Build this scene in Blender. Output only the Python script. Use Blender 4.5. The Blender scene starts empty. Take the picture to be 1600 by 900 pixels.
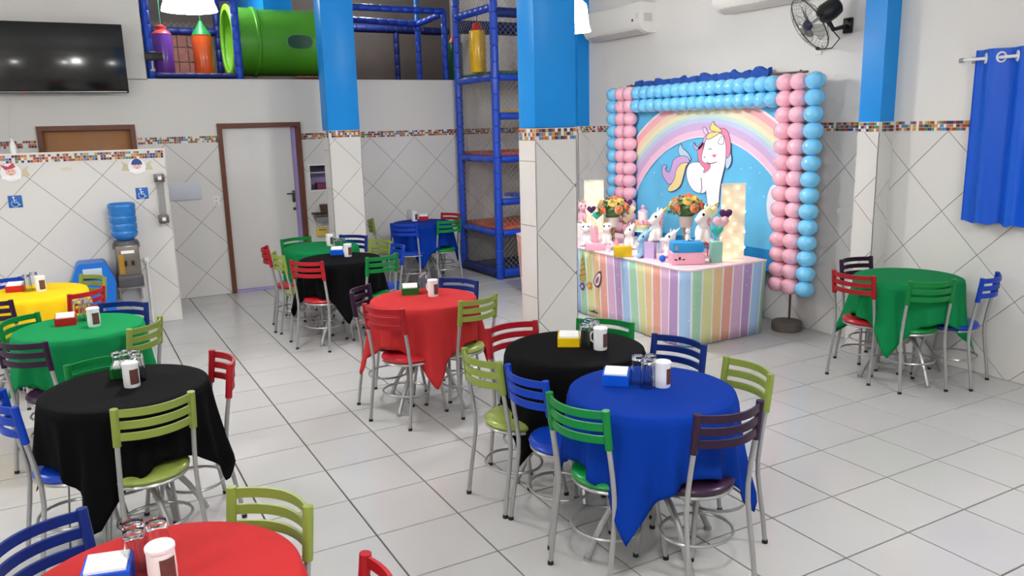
import bpy, bmesh, math, random
from mathutils import Vector, Matrix, Euler
from mathutils.geometry import tessellate_polygon
random.seed(7)
PI = math.pi
scene = bpy.context.scene
C = scene.collection

# ------------------------------------------------------------------ camera
FPX, YAW, PITCH, ROLL = 1247.234, 0.50333, 0.203642, -0.0245245
CAM = Vector((-1.15443, -5.81555, 2.01064))
fw = Vector((math.sin(YAW)*math.cos(PITCH), math.cos(YAW)*math.cos(PITCH), -math.sin(PITCH)))
r0 = Vector((math.cos(YAW), -math.sin(YAW), 0)); u0 = r0.cross(fw)
rt = math.cos(ROLL)*r0 + math.sin(ROLL)*u0
up = -math.sin(ROLL)*r0 + math.cos(ROLL)*u0
cd = bpy.data.cameras.new('camera'); cam = bpy.data.objects.new('camera', cd); C.objects.link(cam)
cd.sensor_fit = 'HORIZONTAL'; cd.sensor_width = 36.0; cd.lens = FPX/1600*36; cd.clip_start = .05; cd.clip_end = 60
cam.matrix_world = Matrix(((rt.x, up.x, -fw.x, CAM.x), (rt.y, up.y, -fw.y, CAM.y), (rt.z, up.z, -fw.z, CAM.z), (0, 0, 0, 1)))
scene.camera = cam

# ------------------------------------------------------------------ world, exposure
w = bpy.data.worlds.new('world'); scene.world = w; w.use_nodes = True
w.node_tree.nodes['Background'].inputs[0].default_value = (.75, .8, .9, 1)
w.node_tree.nodes['Background'].inputs[1].default_value = .12
vs = scene.view_settings
vs.view_transform = 'Standard'; vs.look = 'None'; vs.exposure = 0.0; vs.gamma = 1.0; vs.use_curve_mapping = False

LAMP_W = 21.0          # watts of each pendant lamp
SHADE_GLOW = 54.0
LAMPS = [(-.295, .12), (2.95, .43), (-.35, -4.9), (2.9, -4.9), (-3.5, .2), (-3.5, -4.9)]
LAMP_Z = 2.80

# ------------------------------------------------------------------ pixel -> point on a real plane (1600x900 calibration)
def ray(x, y): return (x-800)/FPX*rt - (y-450)/FPX*up + fw
def onz(x, y, z=0.0):
    d = ray(x, y); return CAM + d*((z-CAM.z)/d.z)
def onx(x, y, X):
    d = ray(x, y); return CAM + d*((X-CAM.x)/d.x)
def ony(x, y, Y):
    d = ray(x, y); return CAM + d*((Y-CAM.y)/d.y)

# ------------------------------------------------------------------ materials
def lin(c):
    c = c/255
    return c/12.92 if c <= .04045 else ((c+.055)/1.055)**2.4
def L(rgb): return (lin(rgb[0]), lin(rgb[1]), lin(rgb[2]), 1)
MATS = {}
def P(name, rgb, rough=.5, metal=0, var=.06, scale=12, bump=0, coat=0, trans=0, emis=None, es=0, sheen=0, alpha=1, ior=1.45, sss=0, spec=.5):
    if name in MATS: return MATS[name]
    m = bpy.data.materials.new(name); m.use_nodes = True
    nt = m.node_tree; b = nt.nodes['Principled BSDF']
    tc = nt.nodes.new('ShaderNodeTexCoord'); nz = nt.nodes.new('ShaderNodeTexNoise')
    nz.inputs['Scale'].default_value = scale; nz.inputs['Detail'].default_value = 3
    nt.links.new(tc.outputs['Object'], nz.inputs['Vector'])
    mr = nt.nodes.new('ShaderNodeMapRange'); mr.inputs['To Min'].default_value = 1-var; mr.inputs['To Max'].default_value = 1+var
    nt.links.new(nz.outputs['Fac'], mr.inputs['Value'])
    mx = nt.nodes.new('ShaderNodeVectorMath'); mx.operation = 'SCALE'
    mx.inputs[0].default_value = L(rgb)[:3]
    nt.links.new(mr.outputs['Result'], mx.inputs['Scale'])
    nt.links.new(mx.outputs['Vector'], b.inputs['Base Color'])
    b.inputs['Roughness'].default_value = rough; b.inputs['Metallic'].default_value = metal
    b.inputs['Coat Weight'].default_value = coat; b.inputs['Coat Roughness'].default_value = .08
    b.inputs['Transmission Weight'].default_value = trans; b.inputs['IOR'].default_value = ior
    b.inputs['Sheen Weight'].default_value = sheen; b.inputs['Alpha'].default_value = alpha
    b.inputs['Subsurface Weight'].default_value = sss; b.inputs['Specular IOR Level'].default_value = spec
    if emis: b.inputs['Emission Color'].default_value = L(emis); b.inputs['Emission Strength'].default_value = es
    if bump:
        bp = nt.nodes.new('ShaderNodeBump'); bp.inputs['Strength'].default_value = bump; bp.inputs['Distance'].default_value = .01
        nt.links.new(nz.outputs['Fac'], bp.inputs['Height']); nt.links.new(bp.outputs['Normal'], b.inputs['Normal'])
    MATS[name] = m; return m

M_tile = P('floor_ceramic', (190, 189, 188), .18, var=.02, scale=3)
M_grout = P('grout', (84, 80, 76), .9)
M_wtile = P('wall_ceramic', (220, 218, 215), .22, var=.012, scale=2)
M_wgrout = P('wall_grout', (140, 134, 128), .9)
M_wall = P('wall_paint', (222, 220, 216), .55, var=.025, scale=1.5, bump=.03)
M_ceil = P('ceiling_paint', (220, 220, 220), .8, var=.02)
M_colblue = P('blue_gloss_paint', (24, 142, 226), .35, var=.05, scale=5, bump=.06, spec=.3)
M_steel = P('painted_steel', (168, 168, 168), .32, .55, var=.04)
M_chrome = P('chrome', (210, 210, 210), .12, 1)
M_rubber = P('black_rubber', (22, 22, 22), .6)
M_wood = P('brown_wood_frame', (104, 58, 40), .4, var=.18, scale=20)
M_wooddoor = P('varnished_wood_door', (150, 98, 44), .4, var=.15, scale=9)
M_white = P('white_plastic', (232, 232, 230), .35)
M_paper = P('white_paper', (245, 245, 243), .8)
M_glass = P('clear_glass', (245, 248, 248), .03, trans=1, var=0, ior=1.35)
M_black = P('black_plastic', (16, 16, 18), .35)
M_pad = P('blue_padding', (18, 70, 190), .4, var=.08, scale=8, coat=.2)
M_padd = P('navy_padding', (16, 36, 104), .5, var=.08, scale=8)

# ------------------------------------------------------------------ mesh builder
class MB:
    def __init__(s): s.v = []; s.f = []; s.mi = []; s.uv = None
    def add(s, vs_, fs, mi=0):
        o = len(s.v); s.v += [tuple(p) for p in vs_]; s.f += [tuple(i+o for i in f) for f in fs]; s.mi += [mi]*len(fs); return s
    def box(s, c, d, mi=0, M=None):
        x, y, z = d[0]/2, d[1]/2, d[2]/2
        p = [Vector((a*x, b*y, e*z)) for e in (-1, 1) for b in (-1, 1) for a in (-1, 1)]
        if M: p = [M @ q for q in p]
        p = [q+Vector(c) for q in p]
        return s.add(p, [(0, 2, 3, 1), (4, 5, 7, 6), (0, 1, 5, 4), (2, 6, 7, 3), (0, 4, 6, 2), (1, 3, 7, 5)], mi)
    def box2(s, a, b, mi=0):
        return s.box([(a[i]+b[i])/2 for i in range(3)], [abs(b[i]-a[i]) for i in range(3)], mi)
    def bbox(s, c, d, r=.01, mi=0, M=None):      # bevelled box
        bm = bmesh.new(); bmesh.ops.create_cube(bm, size=1)
        bmesh.ops.scale(bm, vec=d, verts=bm.verts)
        bmesh.ops.bevel(bm, geom=bm.edges[:]+bm.verts[:], offset=r, segments=2, affect='EDGES', profile=.5)
        if M: bmesh.ops.transform(bm, matrix=M.to_4x4(), verts=bm.verts)
        bm.verts.index_update()
        s.add([v.co+Vector(c) for v in bm.verts], [[v.index for v in f.verts] for f in bm.faces], mi); bm.free(); return s
    def cyl(s, a, b, ra, rb=None, n=12, mi=0, caps=True):
        return s.tube([a, b], [ra, ra if rb is None else rb], n, mi, caps)
    def tube(s, pts, r, n=8, mi=0, caps=True, closed=False):
        pts = [Vector(p) for p in pts]; k = len(pts)
        rs = r if isinstance(r, (list, tuple)) else [r]*k
        vs_ = []; ref = None
        for i, p in enumerate(pts):
            if closed: t = pts[(i+1) % k]-pts[i-1]
            else: t = pts[min(i+1, k-1)]-pts[max(i-1, 0)]
            t.normalize()
            if ref is None: ref = Vector((0, 0, 1)) if abs(t.z) < .9 else Vector((1, 0, 0))
            a = t.cross(ref).normalized(); b = a.cross(t).normalized(); ref = b
            for j in range(n):
                q = 2*PI*j/n; vs_.append(p+rs[i]*(math.cos(q)*a+math.sin(q)*b))
        fs = []
        for i in range(k if closed else k-1):
            i2 = (i+1) % k
            for j in range(n):
                j2 = (j+1) % n; fs.append((i*n+j, i*n+j2, i2*n+j2, i2*n+j))
        if caps and not closed: fs += [tuple(range(n))[::-1], tuple((k-1)*n+j for j in range(n))]
        return s.add(vs_, fs, mi)
    def lathe(s, prof, n=20, c=(0, 0, 0), mi=0, M=None, sx=1, sy=1, caps=True):
        vs_ = []; c = Vector(c)
        for r, z in prof:
            for j in range(n):
                q = 2*PI*j/n; p = Vector((r*math.cos(q)*sx, r*math.sin(q)*sy, z))
                vs_.append((M @ p if M else p)+c)
        fs = [(i*n+j, i*n+(j+1) % n, (i+1)*n+(j+1) % n, (i+1)*n+j) for i in range(len(prof)-1) for j in range(n)]
        if caps and prof[0][0] > 1e-4: fs.append(tuple(range(n))[::-1])
        if caps and prof[-1][0] > 1e-4: fs.append(tuple((len(prof)-1)*n+j for j in range(n)))
        return s.add(vs_, fs, mi)
    def ball(s, c, r, n=12, mi=0, M=None):
        rr = r if isinstance(r, (tuple, list)) else (r, r, r)
        k = max(4, n//2); vs_ = []; c = Vector(c)
        for i in range(1, k):
            t = PI*i/k
            for j in range(n):
                q = 2*PI*j/n
                p = Vector((rr[0]*math.sin(t)*math.cos(q), rr[1]*math.sin(t)*math.sin(q), -rr[2]*math.cos(t)))
                vs_.append((M @ p if M else p)+c)
        a = Vector((0, 0, -rr[2])); b = Vector((0, 0, rr[2]))
        vs_ += [(M @ a if M else a)+c, (M @ b if M else b)+c]
        fs = [(i*n+j, i*n+(j+1) % n, (i+1)*n+(j+1) % n, (i+1)*n+j) for i in range(k-2) for j in range(n)]
        nb = (k-1)*n
        fs += [(nb, (j+1) % n, j) for j in range(n)] + [(nb+1, (k-2)*n+j, (k-2)*n+(j+1) % n) for j in range(n)]
        return s.add(vs_, fs, mi)
    def prism(s, poly, org, ux, uy, t, mi=0):    # 2D polygon on plane (org, ux, uy), extruded t along ux x uy
        org = Vector(org); ux = Vector(ux); uy = Vector(uy); nn = ux.cross(uy)
        a = sum(poly[i][0]*poly[(i+1) % len(poly)][1]-poly[(i+1) % len(poly)][0]*poly[i][1] for i in range(len(poly)))
        if a < 0: poly = poly[::-1]
        k = len(poly)
        lo = [org+ux*p[0]+uy*p[1] for p in poly]; hi = [p+nn*t for p in lo]
        tri = tessellate_polygon([[Vector((p[0], p[1], 0)) for p in poly]])
        fs = []
        for tr in tri:
            x = [poly[i] for i in tr]
            if (x[1][0]-x[0][0])*(x[2][1]-x[0][1])-(x[2][0]-x[0][0])*(x[1][1]-x[0][1]) < 0: tr = (tr[0], tr[2], tr[1])
            fs.append(tuple(k+i for i in tr)); fs.append((tr[2], tr[1], tr[0]))
        fs += [(i, (i+1) % k, k+(i+1) % k, k+i) for i in range(k)]
        return s.add(lo+hi, fs, mi)
    def mesh(s, name, mats, smooth=35):
        me = bpy.data.meshes.new(name); me.from_pydata(s.v, [], s.f)
        for m in (mats if isinstance(mats, (list, tuple)) else [mats]): me.materials.append(m)
        if any(s.mi): me.polygons.foreach_set('material_index', s.mi)
        if smooth:
            me.polygons.foreach_set('use_smooth', [True]*len(me.polygons)); me.set_sharp_from_angle(angle=math.radians(smooth))
        me.update(); return me
    def build(s, name, mats, parent=None, smooth=35):
        return link(name, s.mesh(name, mats, smooth), parent)

def link(name, data, parent=None):
    o = bpy.data.objects.new(name, data); C.objects.link(o)
    if parent: o.parent = parent
    return o
def tag(o, label, cat, group=None):
    o['label'] = label; o['category'] = cat
    if group: o['group'] = group
    return o
def thing(name, label, cat, loc=(0, 0, 0), rz=0, group=None):
    o = bpy.data.objects.new(name, None); C.objects.link(o); o.empty_display_size = .05
    o.location = loc; o.rotation_euler = (0, 0, rz); return tag(o, label, cat, group)
def struct(o): o['kind'] = 'structure'; return o
def stuff(o): o['kind'] = 'stuff'; return o
def RZ(a): return Matrix.Rotation(a, 3, 'Z')
def rot_to(d): return Vector((0, 0, 1)).rotation_difference(Vector(d).normalized()).to_matrix()

# ------------------------------------------------------------------ the room
XR, YB, TS = 4.932, 4.5, .45
XL, YN, ZC = -4.5, -8.0, 4.1
ZM = 2.61                                   # top of the back wall, floor of the mezzanine
# floor: bed of grout, every tile a piece
flo = struct(MB().box2((XL, YN, -.12), (XR+.1, YB+.1, -.008)).build('floor', M_grout, smooth=0))
tm = MB(); h = TS/2-.0045
for z, e in ((-.009, 0), (-.0015, 0), (0, .0025)):
    tm.v += [(-h+e, -h+e, z), (h-e, -h+e, z), (h-e, h-e, z), (-h+e, h-e, z)]
for k in (0, 1):
    for j in range(4): tm.f.append((k*4+j, k*4+(j+1) % 4, k*4+4+(j+1) % 4, k*4+4+j))
tm.f.append((8, 9, 10, 11)); tm.mi = [0]*len(tm.f)
tile_me = tm.mesh('floor_tile', M_tile, 0)
vis, rest = [], []
for i in range(math.ceil(XL/TS), int(XR/TS)+1):
    for j in range(math.ceil(YN/TS), 10):
        x, y = (i+.5)*TS, (j+.5)*TS
        if x+h > XR: continue
        d = Vector((x, y, 0))-CAM; zz = d.dot(fw)
        px = 800+FPX*d.dot(rt)/zz if zz > .3 else -9999
        py = 450-FPX*d.dot(up)/zz if zz > .3 else -9999
        (vis if -60 < px < 1660 and py < 990 and zz > .3 and not (y > 3.5 and px < 250) else rest).append((zz, x, y))
vis.sort(); rest += vis[300:]; vis = vis[:300]
for zz, x, y in vis:
    o = link('floor_tile', tile_me, flo); o.location = (x, y, 0)
rb = MB()
for zz, x, y in rest: rb.add([(p[0]+x, p[1]+y, p[2]) for p in tm.v], tm.f)
for j in range(math.ceil(YN/TS), 10):       # cut tiles along the right wall
    rb.box2((10*TS+.003, j*TS+.003, -.009), (XR, (j+1)*TS-.003, 0))
stuff(rb.build('floor_tile_field', M_tile, flo, 0))

def rects(u0_, u1, z0, z1, holes):          # rectangle minus axis-aligned holes -> list of rectangles
    out = [(u0_, u1, z0, z1)]
    for a, b, c, d in holes:
        nx = []
        for p, q, r, s_ in out:
            if b <= p or a >= q or d <= r or c >= s_: nx.append((p, q, r, s_)); continue
            if a > p: nx.append((p, a, r, s_))
            if b < q: nx.append((b, q, r, s_))
            p2, q2 = max(p, a), min(q, b)
            if c > r: nx.append((p2, q2, r, c))
            if d < s_: nx.append((p2, q2, d, s_))
        out = nx
    return out
def clip(poly, rc):
    for ax, lim, sg in ((0, rc[0], 1), (0, rc[1], -1), (1, rc[2], 1), (1, rc[3], -1)):
        o = []
        for i in range(len(poly)):
            p, q = poly[i-1], poly[i]
            dp, dq = sg*(p[ax]-lim), sg*(q[ax]-lim)
            if (dp >= 0) != (dq >= 0):
                t = dp/(dp-dq); o.append((p[0]+t*(q[0]-p[0]), p[1]+t*(q[1]-p[1])))
            if dq >= 0: o.append(q)
        poly = o
        if len(poly) < 3: return []
    return poly
HD = .3145
def diamonds(parent, org, ux, u0_, u1, z0, z1, uv, zv, holes=(), hd=HD, t=.004, gap=.0028):
    """ceramic squares set on their corners; (uv, zv) is one lattice crossing; ux x Z must point out of the wall"""
    rl = rects(u0_, u1, z0, z1, holes); org = Vector(org); g = gap*1.414
    full = None
    for m in range(math.floor((u0_-uv)/hd)-2, math.ceil((u1-uv)/hd)+3):
        for n in range(math.floor((z0-zv)/hd)-2, math.ceil((z1-zv)/hd)+3):
            if (m+n) % 2 == 0: continue      # crossings have m+n even, tile centres odd
            cu, cz = uv+m*hd, zv+n*hd
            dm = [(cu-hd+g, cz), (cu, cz-hd+g), (cu+hd-g, cz), (cu, cz+hd-g)]
            pcs = [q for q in (clip(dm, r) for r in rl) if q]
            pcs = [q for q in pcs if abs(sum(q[i][0]*q[i-1][1]-q[i-1][0]*q[i][1] for i in range(len(q)))) > 6e-4]
            if not pcs: continue
            mb = MB()
            if len(pcs) == 1 and len(pcs[0]) == 4 and all(abs(a[0]-b[0])+abs(a[1]-b[1]) < 1e-6 for a, b in zip(sorted(pcs[0]), sorted(dm))):
                if full is None:
                    full = mb.prism([(p[0]-cu, p[1]-cz) for p in dm], (0, 0, 0), ux, (0, 0, 1), t).mesh('wall_tile', M_wtile, 0)
                o = link('wall_tile', full, parent)
                o.location = org+Vector(ux)*cu+Vector((0, 0, cz))
            else:
                for q in pcs: mb.prism(q, org, ux, (0, 0, 1), t)
                mb.build('wall_tile', M_wtile, parent, 0)
MOS = [P('mosaic_red', (152, 74, 58), .2), P('mosaic_orange', (200, 122, 74), .2), P('mosaic_amber', (206, 160, 78), .2), P('mosaic_blue', (92, 138, 188), .2),
       P('mosaic_navy', (52, 62, 116), .2), P('mosaic_green', (96, 136, 88), .2), P('mosaic_plum', (96, 48, 66), .2), P('mosaic_white', (232, 230, 226), .2)]
def mosaic(parent, org, ux, u0_, u1, z0, z1, s=.0265, holes=()):
    mb = MB(); org = Vector(org); s = (z1-z0)/3; n = max(1, round((u1-u0_)/s)); sx = (u1-u0_)/n
    for i in range(n):
        for k in range(3):
            a, b = u0_+i*sx, u0_+(i+1)*sx
            if any(b > q[0] and a < q[1] for q in holes): continue
            mi = random.choice((0, 0, 1, 1, 2, 3, 4, 5, 6, 7, 7, 7))
            g = .0017
            mb.prism([(a+g, z0+k*s+g), (b-g, z0+k*s+g), (b-g, z0+(k+1)*s-g), (a+g, z0+(k+1)*s-g)], org, ux, (0, 0, 1), .005, mi)
    return stuff(mb.build('mosaic_band', MOS, parent, 0))

BZ0, BZ1 = 1.868, 1.948
# back wall (plane Y = YB)
D1 = (.512, 1.518, 0, 2.09); D2 = (-1.372, -.385, 0, 2.10); W1 = (1.6, 2.15, 1.205, 1.555)
mb = MB()
for r in rects(XL, XR, 0, ZM, [D1, D2, W1]): mb.box2((r[0], YB, r[2]), (r[1], YB+.12, r[3]), 0 if r[3] <= 0 else 0)
wb = struct(mb.build('wall_back', M_wgrout, smooth=0))
mb = MB()
for r in rects(XL, XR, BZ0, ZM-.012, [D1, D2]): mb.box2((r[0], YB-.004, r[2]), (r[1], YB+.001, r[3]))
mb.build('painted_plaster', M_wall, wb, 0)
diamonds(wb, (0, YB, 0), (1, 0, 0), -1.75, XR, .003, BZ0, 2.748, 1.548, [D1, D2, W1])
mosaic(wb, (0, YB-.004, 0), (1, 0, 0), -1.75, XR, BZ0+.002, BZ1, holes=[(D1[0], D1[1]), (D2[0], D2[1])])
MB().box2((-.195, YB-.02, ZM-.014), (XR, YB+.14, ZM)).build('ledge_cap', M_wall, wb, 0)
# upper left part that carries the television
ul = struct(MB().box2((XL, YB-.004, ZM), (-.2, YB+.12, ZC)).build('wall_upper', M_wall, smooth=0))
# right wall (plane X = XR), u runs along -Y so that u x Z points to -X
mb = MB().box2((XR, YN, 0), (XR+.12, 7.2, ZC))
wr = struct(mb.build('wall_right', M_wgrout, smooth=0))
MB().box2((XR-.004, YN, BZ0), (XR+.001, 7.2, ZC)).build('painted_plaster', M_wall, wr, 0)
PIL = [(-1.43, -1.225), (3.02, 3.225)]      # pilasters on the right wall
PX = 4.753
diamonds(wr, (XR, 0, 0), (0, -1, 0), -4.49, 4.0, .003, BZ0, 1.60, 1.554, [(-b, -a, 0, 3) for a, b in PIL])
mosaic(wr, (XR-.004, 0, 0), (0, -1, 0), -4.49, 4.0, BZ0+.002, BZ1, holes=[(-b, -a) for a, b in PIL])
for a, b in PIL:
    pl = struct(MB().box2((PX+.004, a+.004, 0), (XR+.01, b-.004, ZC)).build('pilaster', M_wgrout, smooth=0))
    MB().box2((PX, a, BZ1), (XR, b, ZC)).build('blue_paint', M_colblue, pl, 0)
    MB().box2((PX+.001, a+.001, BZ0), (XR, b-.001, BZ1)).build('band_bed', M_wall, pl, 0)
    diamonds(pl, (PX+.004, 0, 0), (0, -1, 0), -b, -a, .003, BZ0, -b, 1.30, t=.004)
    diamonds(pl, (0, a+.004, 0), (1, 0, 0), PX, XR, .003, BZ0, PX, 1.30, t=.004)
    mosaic(pl, (PX+.001, 0, 0), (0, -1, 0), -b+.004, -a-.004, BZ0, BZ1-.004)
    mosaic(pl, (0, a+.001, 0), (1, 0, 0), PX+.03, XR, BZ0, BZ1-.004)
# unseen shell
struct(MB().box2((XL-.12, YN, 0), (XL, 7.2, ZC)).build('wall_left', M_wall, smooth=0))
struct(MB().box2((XL, YN-.12, 0), (XR, YN, ZC)).build('wall_near', M_wall, smooth=0))
struct(MB().box2((XL-.12, YN-.12, ZC), (XR+.12, 7.3, ZC+.1)).build('ceiling', M_ceil, smooth=0))

# columns
def column(x0, x1, y0, y1, b0, b1, uvf, zvf):
    c = struct(MB().box2((x0+.004, y0+.004, 0), (x1-.004, y1-.004, b1)).build('column', M_wgrout, smooth=0))
    pb = MB().bbox(((x0+x1)/2, (y0+y1)/2, (b1+ZC)/2), (x1-x0, y1-y0, ZC-b1), .012)
    pb.build('blue_paint', M_colblue, c)
    MB().box2((x0+.001, y0+.001, b0), (x1-.001, y1-.001, b1)).build('band_bed', M_wtile, c, 0)
    diamonds(c, (0, y0+.004, 0), (1, 0, 0), x0, x1, .003, b0, uvf, zvf)
    diamonds(c, (0, y1-.004, 0), (-1, 0, 0), -x1, -x0, .003, b0, -x1, zvf)
    # narrow side faces are clad with plain pieces cut across
    for xx, ux, ua, ub in ((x0+.004, (0, -1, 0), -y1, -y0), (x1-.004, (0, 1, 0), y0, y1)):
        zc = [.003, .33, .79, 1.30, 1.748, b0]
        for k in range(5):
            mbb = MB().prism([(ua, zc[k]+.003), (ub, zc[k]+.003), (ub, zc[k+1]-.002), (ua, zc[k+1]-.002)], (xx, 0, 0), ux, (0, 0, 1), .004)
            mbb.build('wall_tile', M_wtile, c, 0)
    mosaic(c, (0, y0+.001, 0), (1, 0, 0), x0+.006, x1-.006, b0, b1-.003)
    mosaic(c, (x0+.001, 0, 0), (0, -1, 0), -y1+.006, -y0-.006, b0, b1-.003)
    return c
column(1.663, 2.0, -1.076, -.85, 1.892, 1.972, 1.665, 1.885)
column(1.585, 1.972, 3.5, 3.75, 1.895, 1.976, 1.655, 1.24)

# partition in front of the restroom doors
PY, PXE, PZ = 3.35, -.222, 1.838
wp = struct(MB().box2((XL, PY, 0), (PXE, PY+.12, PZ-.012)).build('wall_partition', M_wgrout, smooth=0))
MB().box2((XL, PY-.012, PZ-.014), (PXE+.012, PY+.13, PZ)).build('white_cap', M_white, wp, 0)
MB().box2((PXE-.002, PY-.004, 0), (PXE+.006, PY+.12, PZ-.014)).build('white_end_trim', M_wtile, wp, 0)
diamonds(wp, (0, PY, 0), (1, 0, 0), -2.3, PXE, .003, 1.742, -.822, 1.590, hd=.319)
MB().box2((XL, PY-.003, 1.742), (PXE, PY+.001, 1.826)).build('band_bed', M_wtile, wp, 0)
mosaic(wp, (0, PY-.003, 0), (1, 0, 0), -2.3, PXE-.01, 1.745, 1.822)

# doors and the kitchen hatch
def door(n, hole, panel_mat, px1):
    x0, x1, z0, z1 = hole; fw_ = .055
    mb = MB().box2((x0, YB-.03, 0), (x0+fw_, YB+.12, z1)).box2((x1-fw_, YB-.03, 0), (x1, YB+.12, z1)).box2((x0+fw_, YB-.03, z1-fw_), (x1-fw_, YB+.12, z1))
    d = struct(mb.build('door_%d' % n, M_wood, smooth=0))
    MB().bbox(((x0+fw_+px1)/2, YB+.05, (z1-fw_+.03)/2), (px1-x0-fw_, .04, z1-fw_-.03), .003).build('door_panel', panel_mat, d)
    return d
M_doorw = P('white_door_paint', (216, 214, 212), .35, var=.02)
M_lav = P('lavender_paint_and_gap_light', (176, 160, 214), .5)  # kitchen back colour, also paints the light at the door gap
d1 = door(1, D1, M_doorw, 1.40)
MB().box2((1.40, YB+.06, .0), (1.463, YB+.1, 2.03)).build('purple_light_slit', M_lav, d1, 0)  # solid strip painting in the purple light of the door gap
MB().box2((.567, YB-.005, .002), (1.40, YB+.06, .028)).build('purple_light_sill', M_lav, d1, 0)  # same painted purple light along the door bottom
hb = MB().bbox((1.375, YB+.018, 1.16), (.035, .02, .15), .008).cyl((1.375, YB+.03, 1.0), (1.375, YB+.005, 1.0), .018)
hb.cyl((1.375, YB+.03, 1.2), (1.375, YB-.035, 1.2), .009).cyl((1.378, YB-.035, 1.2), (1.28, YB-.035, 1.2), .009)
hb.build('door_handle', P('dark_metal', (80, 78, 76), .35, .8), d1)
d2 = door(2, D2, M_wooddoor, D2[1]-.055)
wn = struct(MB().box2((W1[0], YB-.012, W1[2]), (W1[1], YB+.0, W1[2]+.02)).box2((W1[0], YB-.012, W1[3]-.02), (W1[1], YB, W1[3]))
            .box2((W1[0]-.02, YB-.012, W1[2]), (W1[0]+.0, YB, W1[3])).box2((W1[1], YB-.012, W1[2]), (W1[1]+.02, YB, W1[3])).build('window_1', M_white, smooth=0))
MB().box2((W1[0]-.1, YB+.5, 0), (W1[1]+.1, YB+.55, 2.2)).build('kitchen_back', M_lav, wn, 0)
MB().box2((W1[0], YB+.3, 1.42), (W1[1], YB+.49, 1.44)).build('kitchen_shelf', M_white, wn, 0)
MB().box2((W1[0]+.08, YB+.36, 1.5), (W1[1]-.1, YB+.48, 1.545)).build('kitchen_hood', M_black, wn, 0)
MB().box2((W1[0]+.17, YB+.3, 1.2), (W1[1]-.1, YB+.42, 1.29)).build('stacked_trays', P('kitchen_red', (140, 60, 90), .5), wn, 0)

# mezzanine
me_ = struct(MB().box2((-.2, YB+.12, ZM-.12), (XR, 7.2, ZM-.002)).build('mezzanine_floor', P('dark_red_mat', (118, 30, 36), .7, var=.1), smooth=0))
struct(MB().box2((-.2, 7.2, 0), (XR, 7.3, ZC)).build('wall_mezzanine', P('grey_render', (120, 114, 108), .9, var=.2, scale=4), smooth=0))
struct(MB().box2((-.3, YB+.12, ZM), (-.2, 7.2, ZC)).build('wall_mezzanine_side', P('grey_render', (120, 114, 108)), smooth=0))
struct(MB().box2((1.30, YB+.5, 3.45), (1.66, 7.2, 3.83)).build('beam', M_colblue, smooth=0))
M_block = P('salmon_hollow_block', (214, 140, 126), .8, var=.15, scale=30, bump=.3)
for a, b, nm in ((.36, .78, 1), (2.2, 2.62, 2)):    # hollow-block vents in the rear wall
    v = struct(MB().box2((a-.02, 7.17, 2.78), (b+.02, 7.2, 3.42)).build('vent_panel', M_wgrout, smooth=0))
    for i in range(3):
        for k in range(3):
            x0, z0 = a+i*(b-a)/3, 2.79+k*.21
            MB().bbox((x0+(b-a)/6, 7.15, z0+.105), ((b-a)/3-.012, .06, .198), .008).build('vent_block', M_block, v)
dk = struct(MB().box2((2.66, 7.12, ZM), (3.1, 7.2, 3.4)).build('door_3', P('dark_maroon_door', (62, 34, 34), .6, var=.1), smooth=0))

# baseboards would be tiles here; skirting is not used in this hall

# ------------------------------------------------------------------ pendant lamps
M_shade = P('glowing_white_shade', (250, 250, 248), .5, var=0, emis=(255, 254, 251), es=SHADE_GLOW)
M_bulb = P('bulb', (255, 255, 255), .4, var=0, emis=(255, 250, 240), es=14)
lamp_lab = ['white glowing pendant lamp hanging in front of the television wall', 'white glowing pendant lamp behind the large blue column',
            'white pendant lamp above the near end of the hall', 'white pendant lamp over the near right of the hall']
def lamp(i, x, y):
    t = thing('pendant_lamp', lamp_lab[i] if i < 4 else ['white pendant lamp over the far left of the hall', 'white pendant lamp over the near left of the hall'][i-4], 'lamp', (x, y, LAMP_Z), 0, 'pendant lamps')
    sh = [(.20, .0), (.212, -.004), (.205, .02), (.19, .06), (.178, .2), (.165, .27), (.12, .31), (.04, .33)]
    inn = [(.034, .325), (.11, .30), (.157, .262), (.17, .2), (.182, .06), (.197, .02), (.20, .0)]
    k_ = .84; MB().lathe([(r_*k_, z_*k_) for r_, z_ in sh+inn], 28, caps=False).build('lamp_shade', M_shade, t)
    MB().ball((0, 0, .16), .055, 14).build('bulb', M_bulb, t)
    MB().cyl((0, 0, .2), (0, 0, .36), .03).build('socket', M_white, t)
    MB().cyl((0, 0, .36), (0, 0, ZC-LAMP_Z), .006, n=6).build('cord', M_white, t)
    ld = bpy.data.lights.new('lamp_light', 'AREA'); ld.shape = 'DISK'; ld.size = .29; ld.energy = LAMP_W; ld.color = (1, .99, .98)
    lo = bpy.data.objects.new('lamp_light', ld); C.objects.link(lo); lo.parent = t; lo.location = (0, 0, -.012)
for i, (x, y) in enumerate(LAMPS): lamp(i, x, y)

# unseen globes added to brighten the mezzanine
for k, (x, y, e) in enumerate(((.45, 4.95, 30), (3.0, 5.9, 12))):
    t = thing('added_fill_globe', ['unseen globe lamp added to light the punching bags', 'unseen globe lamp added to light the rear rails'][k], 'lamp', (x, y, ZC), 0, 'added mezzanine fill lamps')
    MB().ball((0, 0, -.1), .09, 16).build('globe', M_shade, t); MB().cyl((0, 0, -.03), (0, 0, 0), .05).build('lamp_base', M_white, t)
    ld = bpy.data.lights.new('added_fill_light', 'POINT'); ld.energy = e; ld.shadow_soft_size = .1
    lo = bpy.data.objects.new('added_fill_light', ld); C.objects.link(lo); lo.parent = t; lo.location = (0, 0, -.3)

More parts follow.
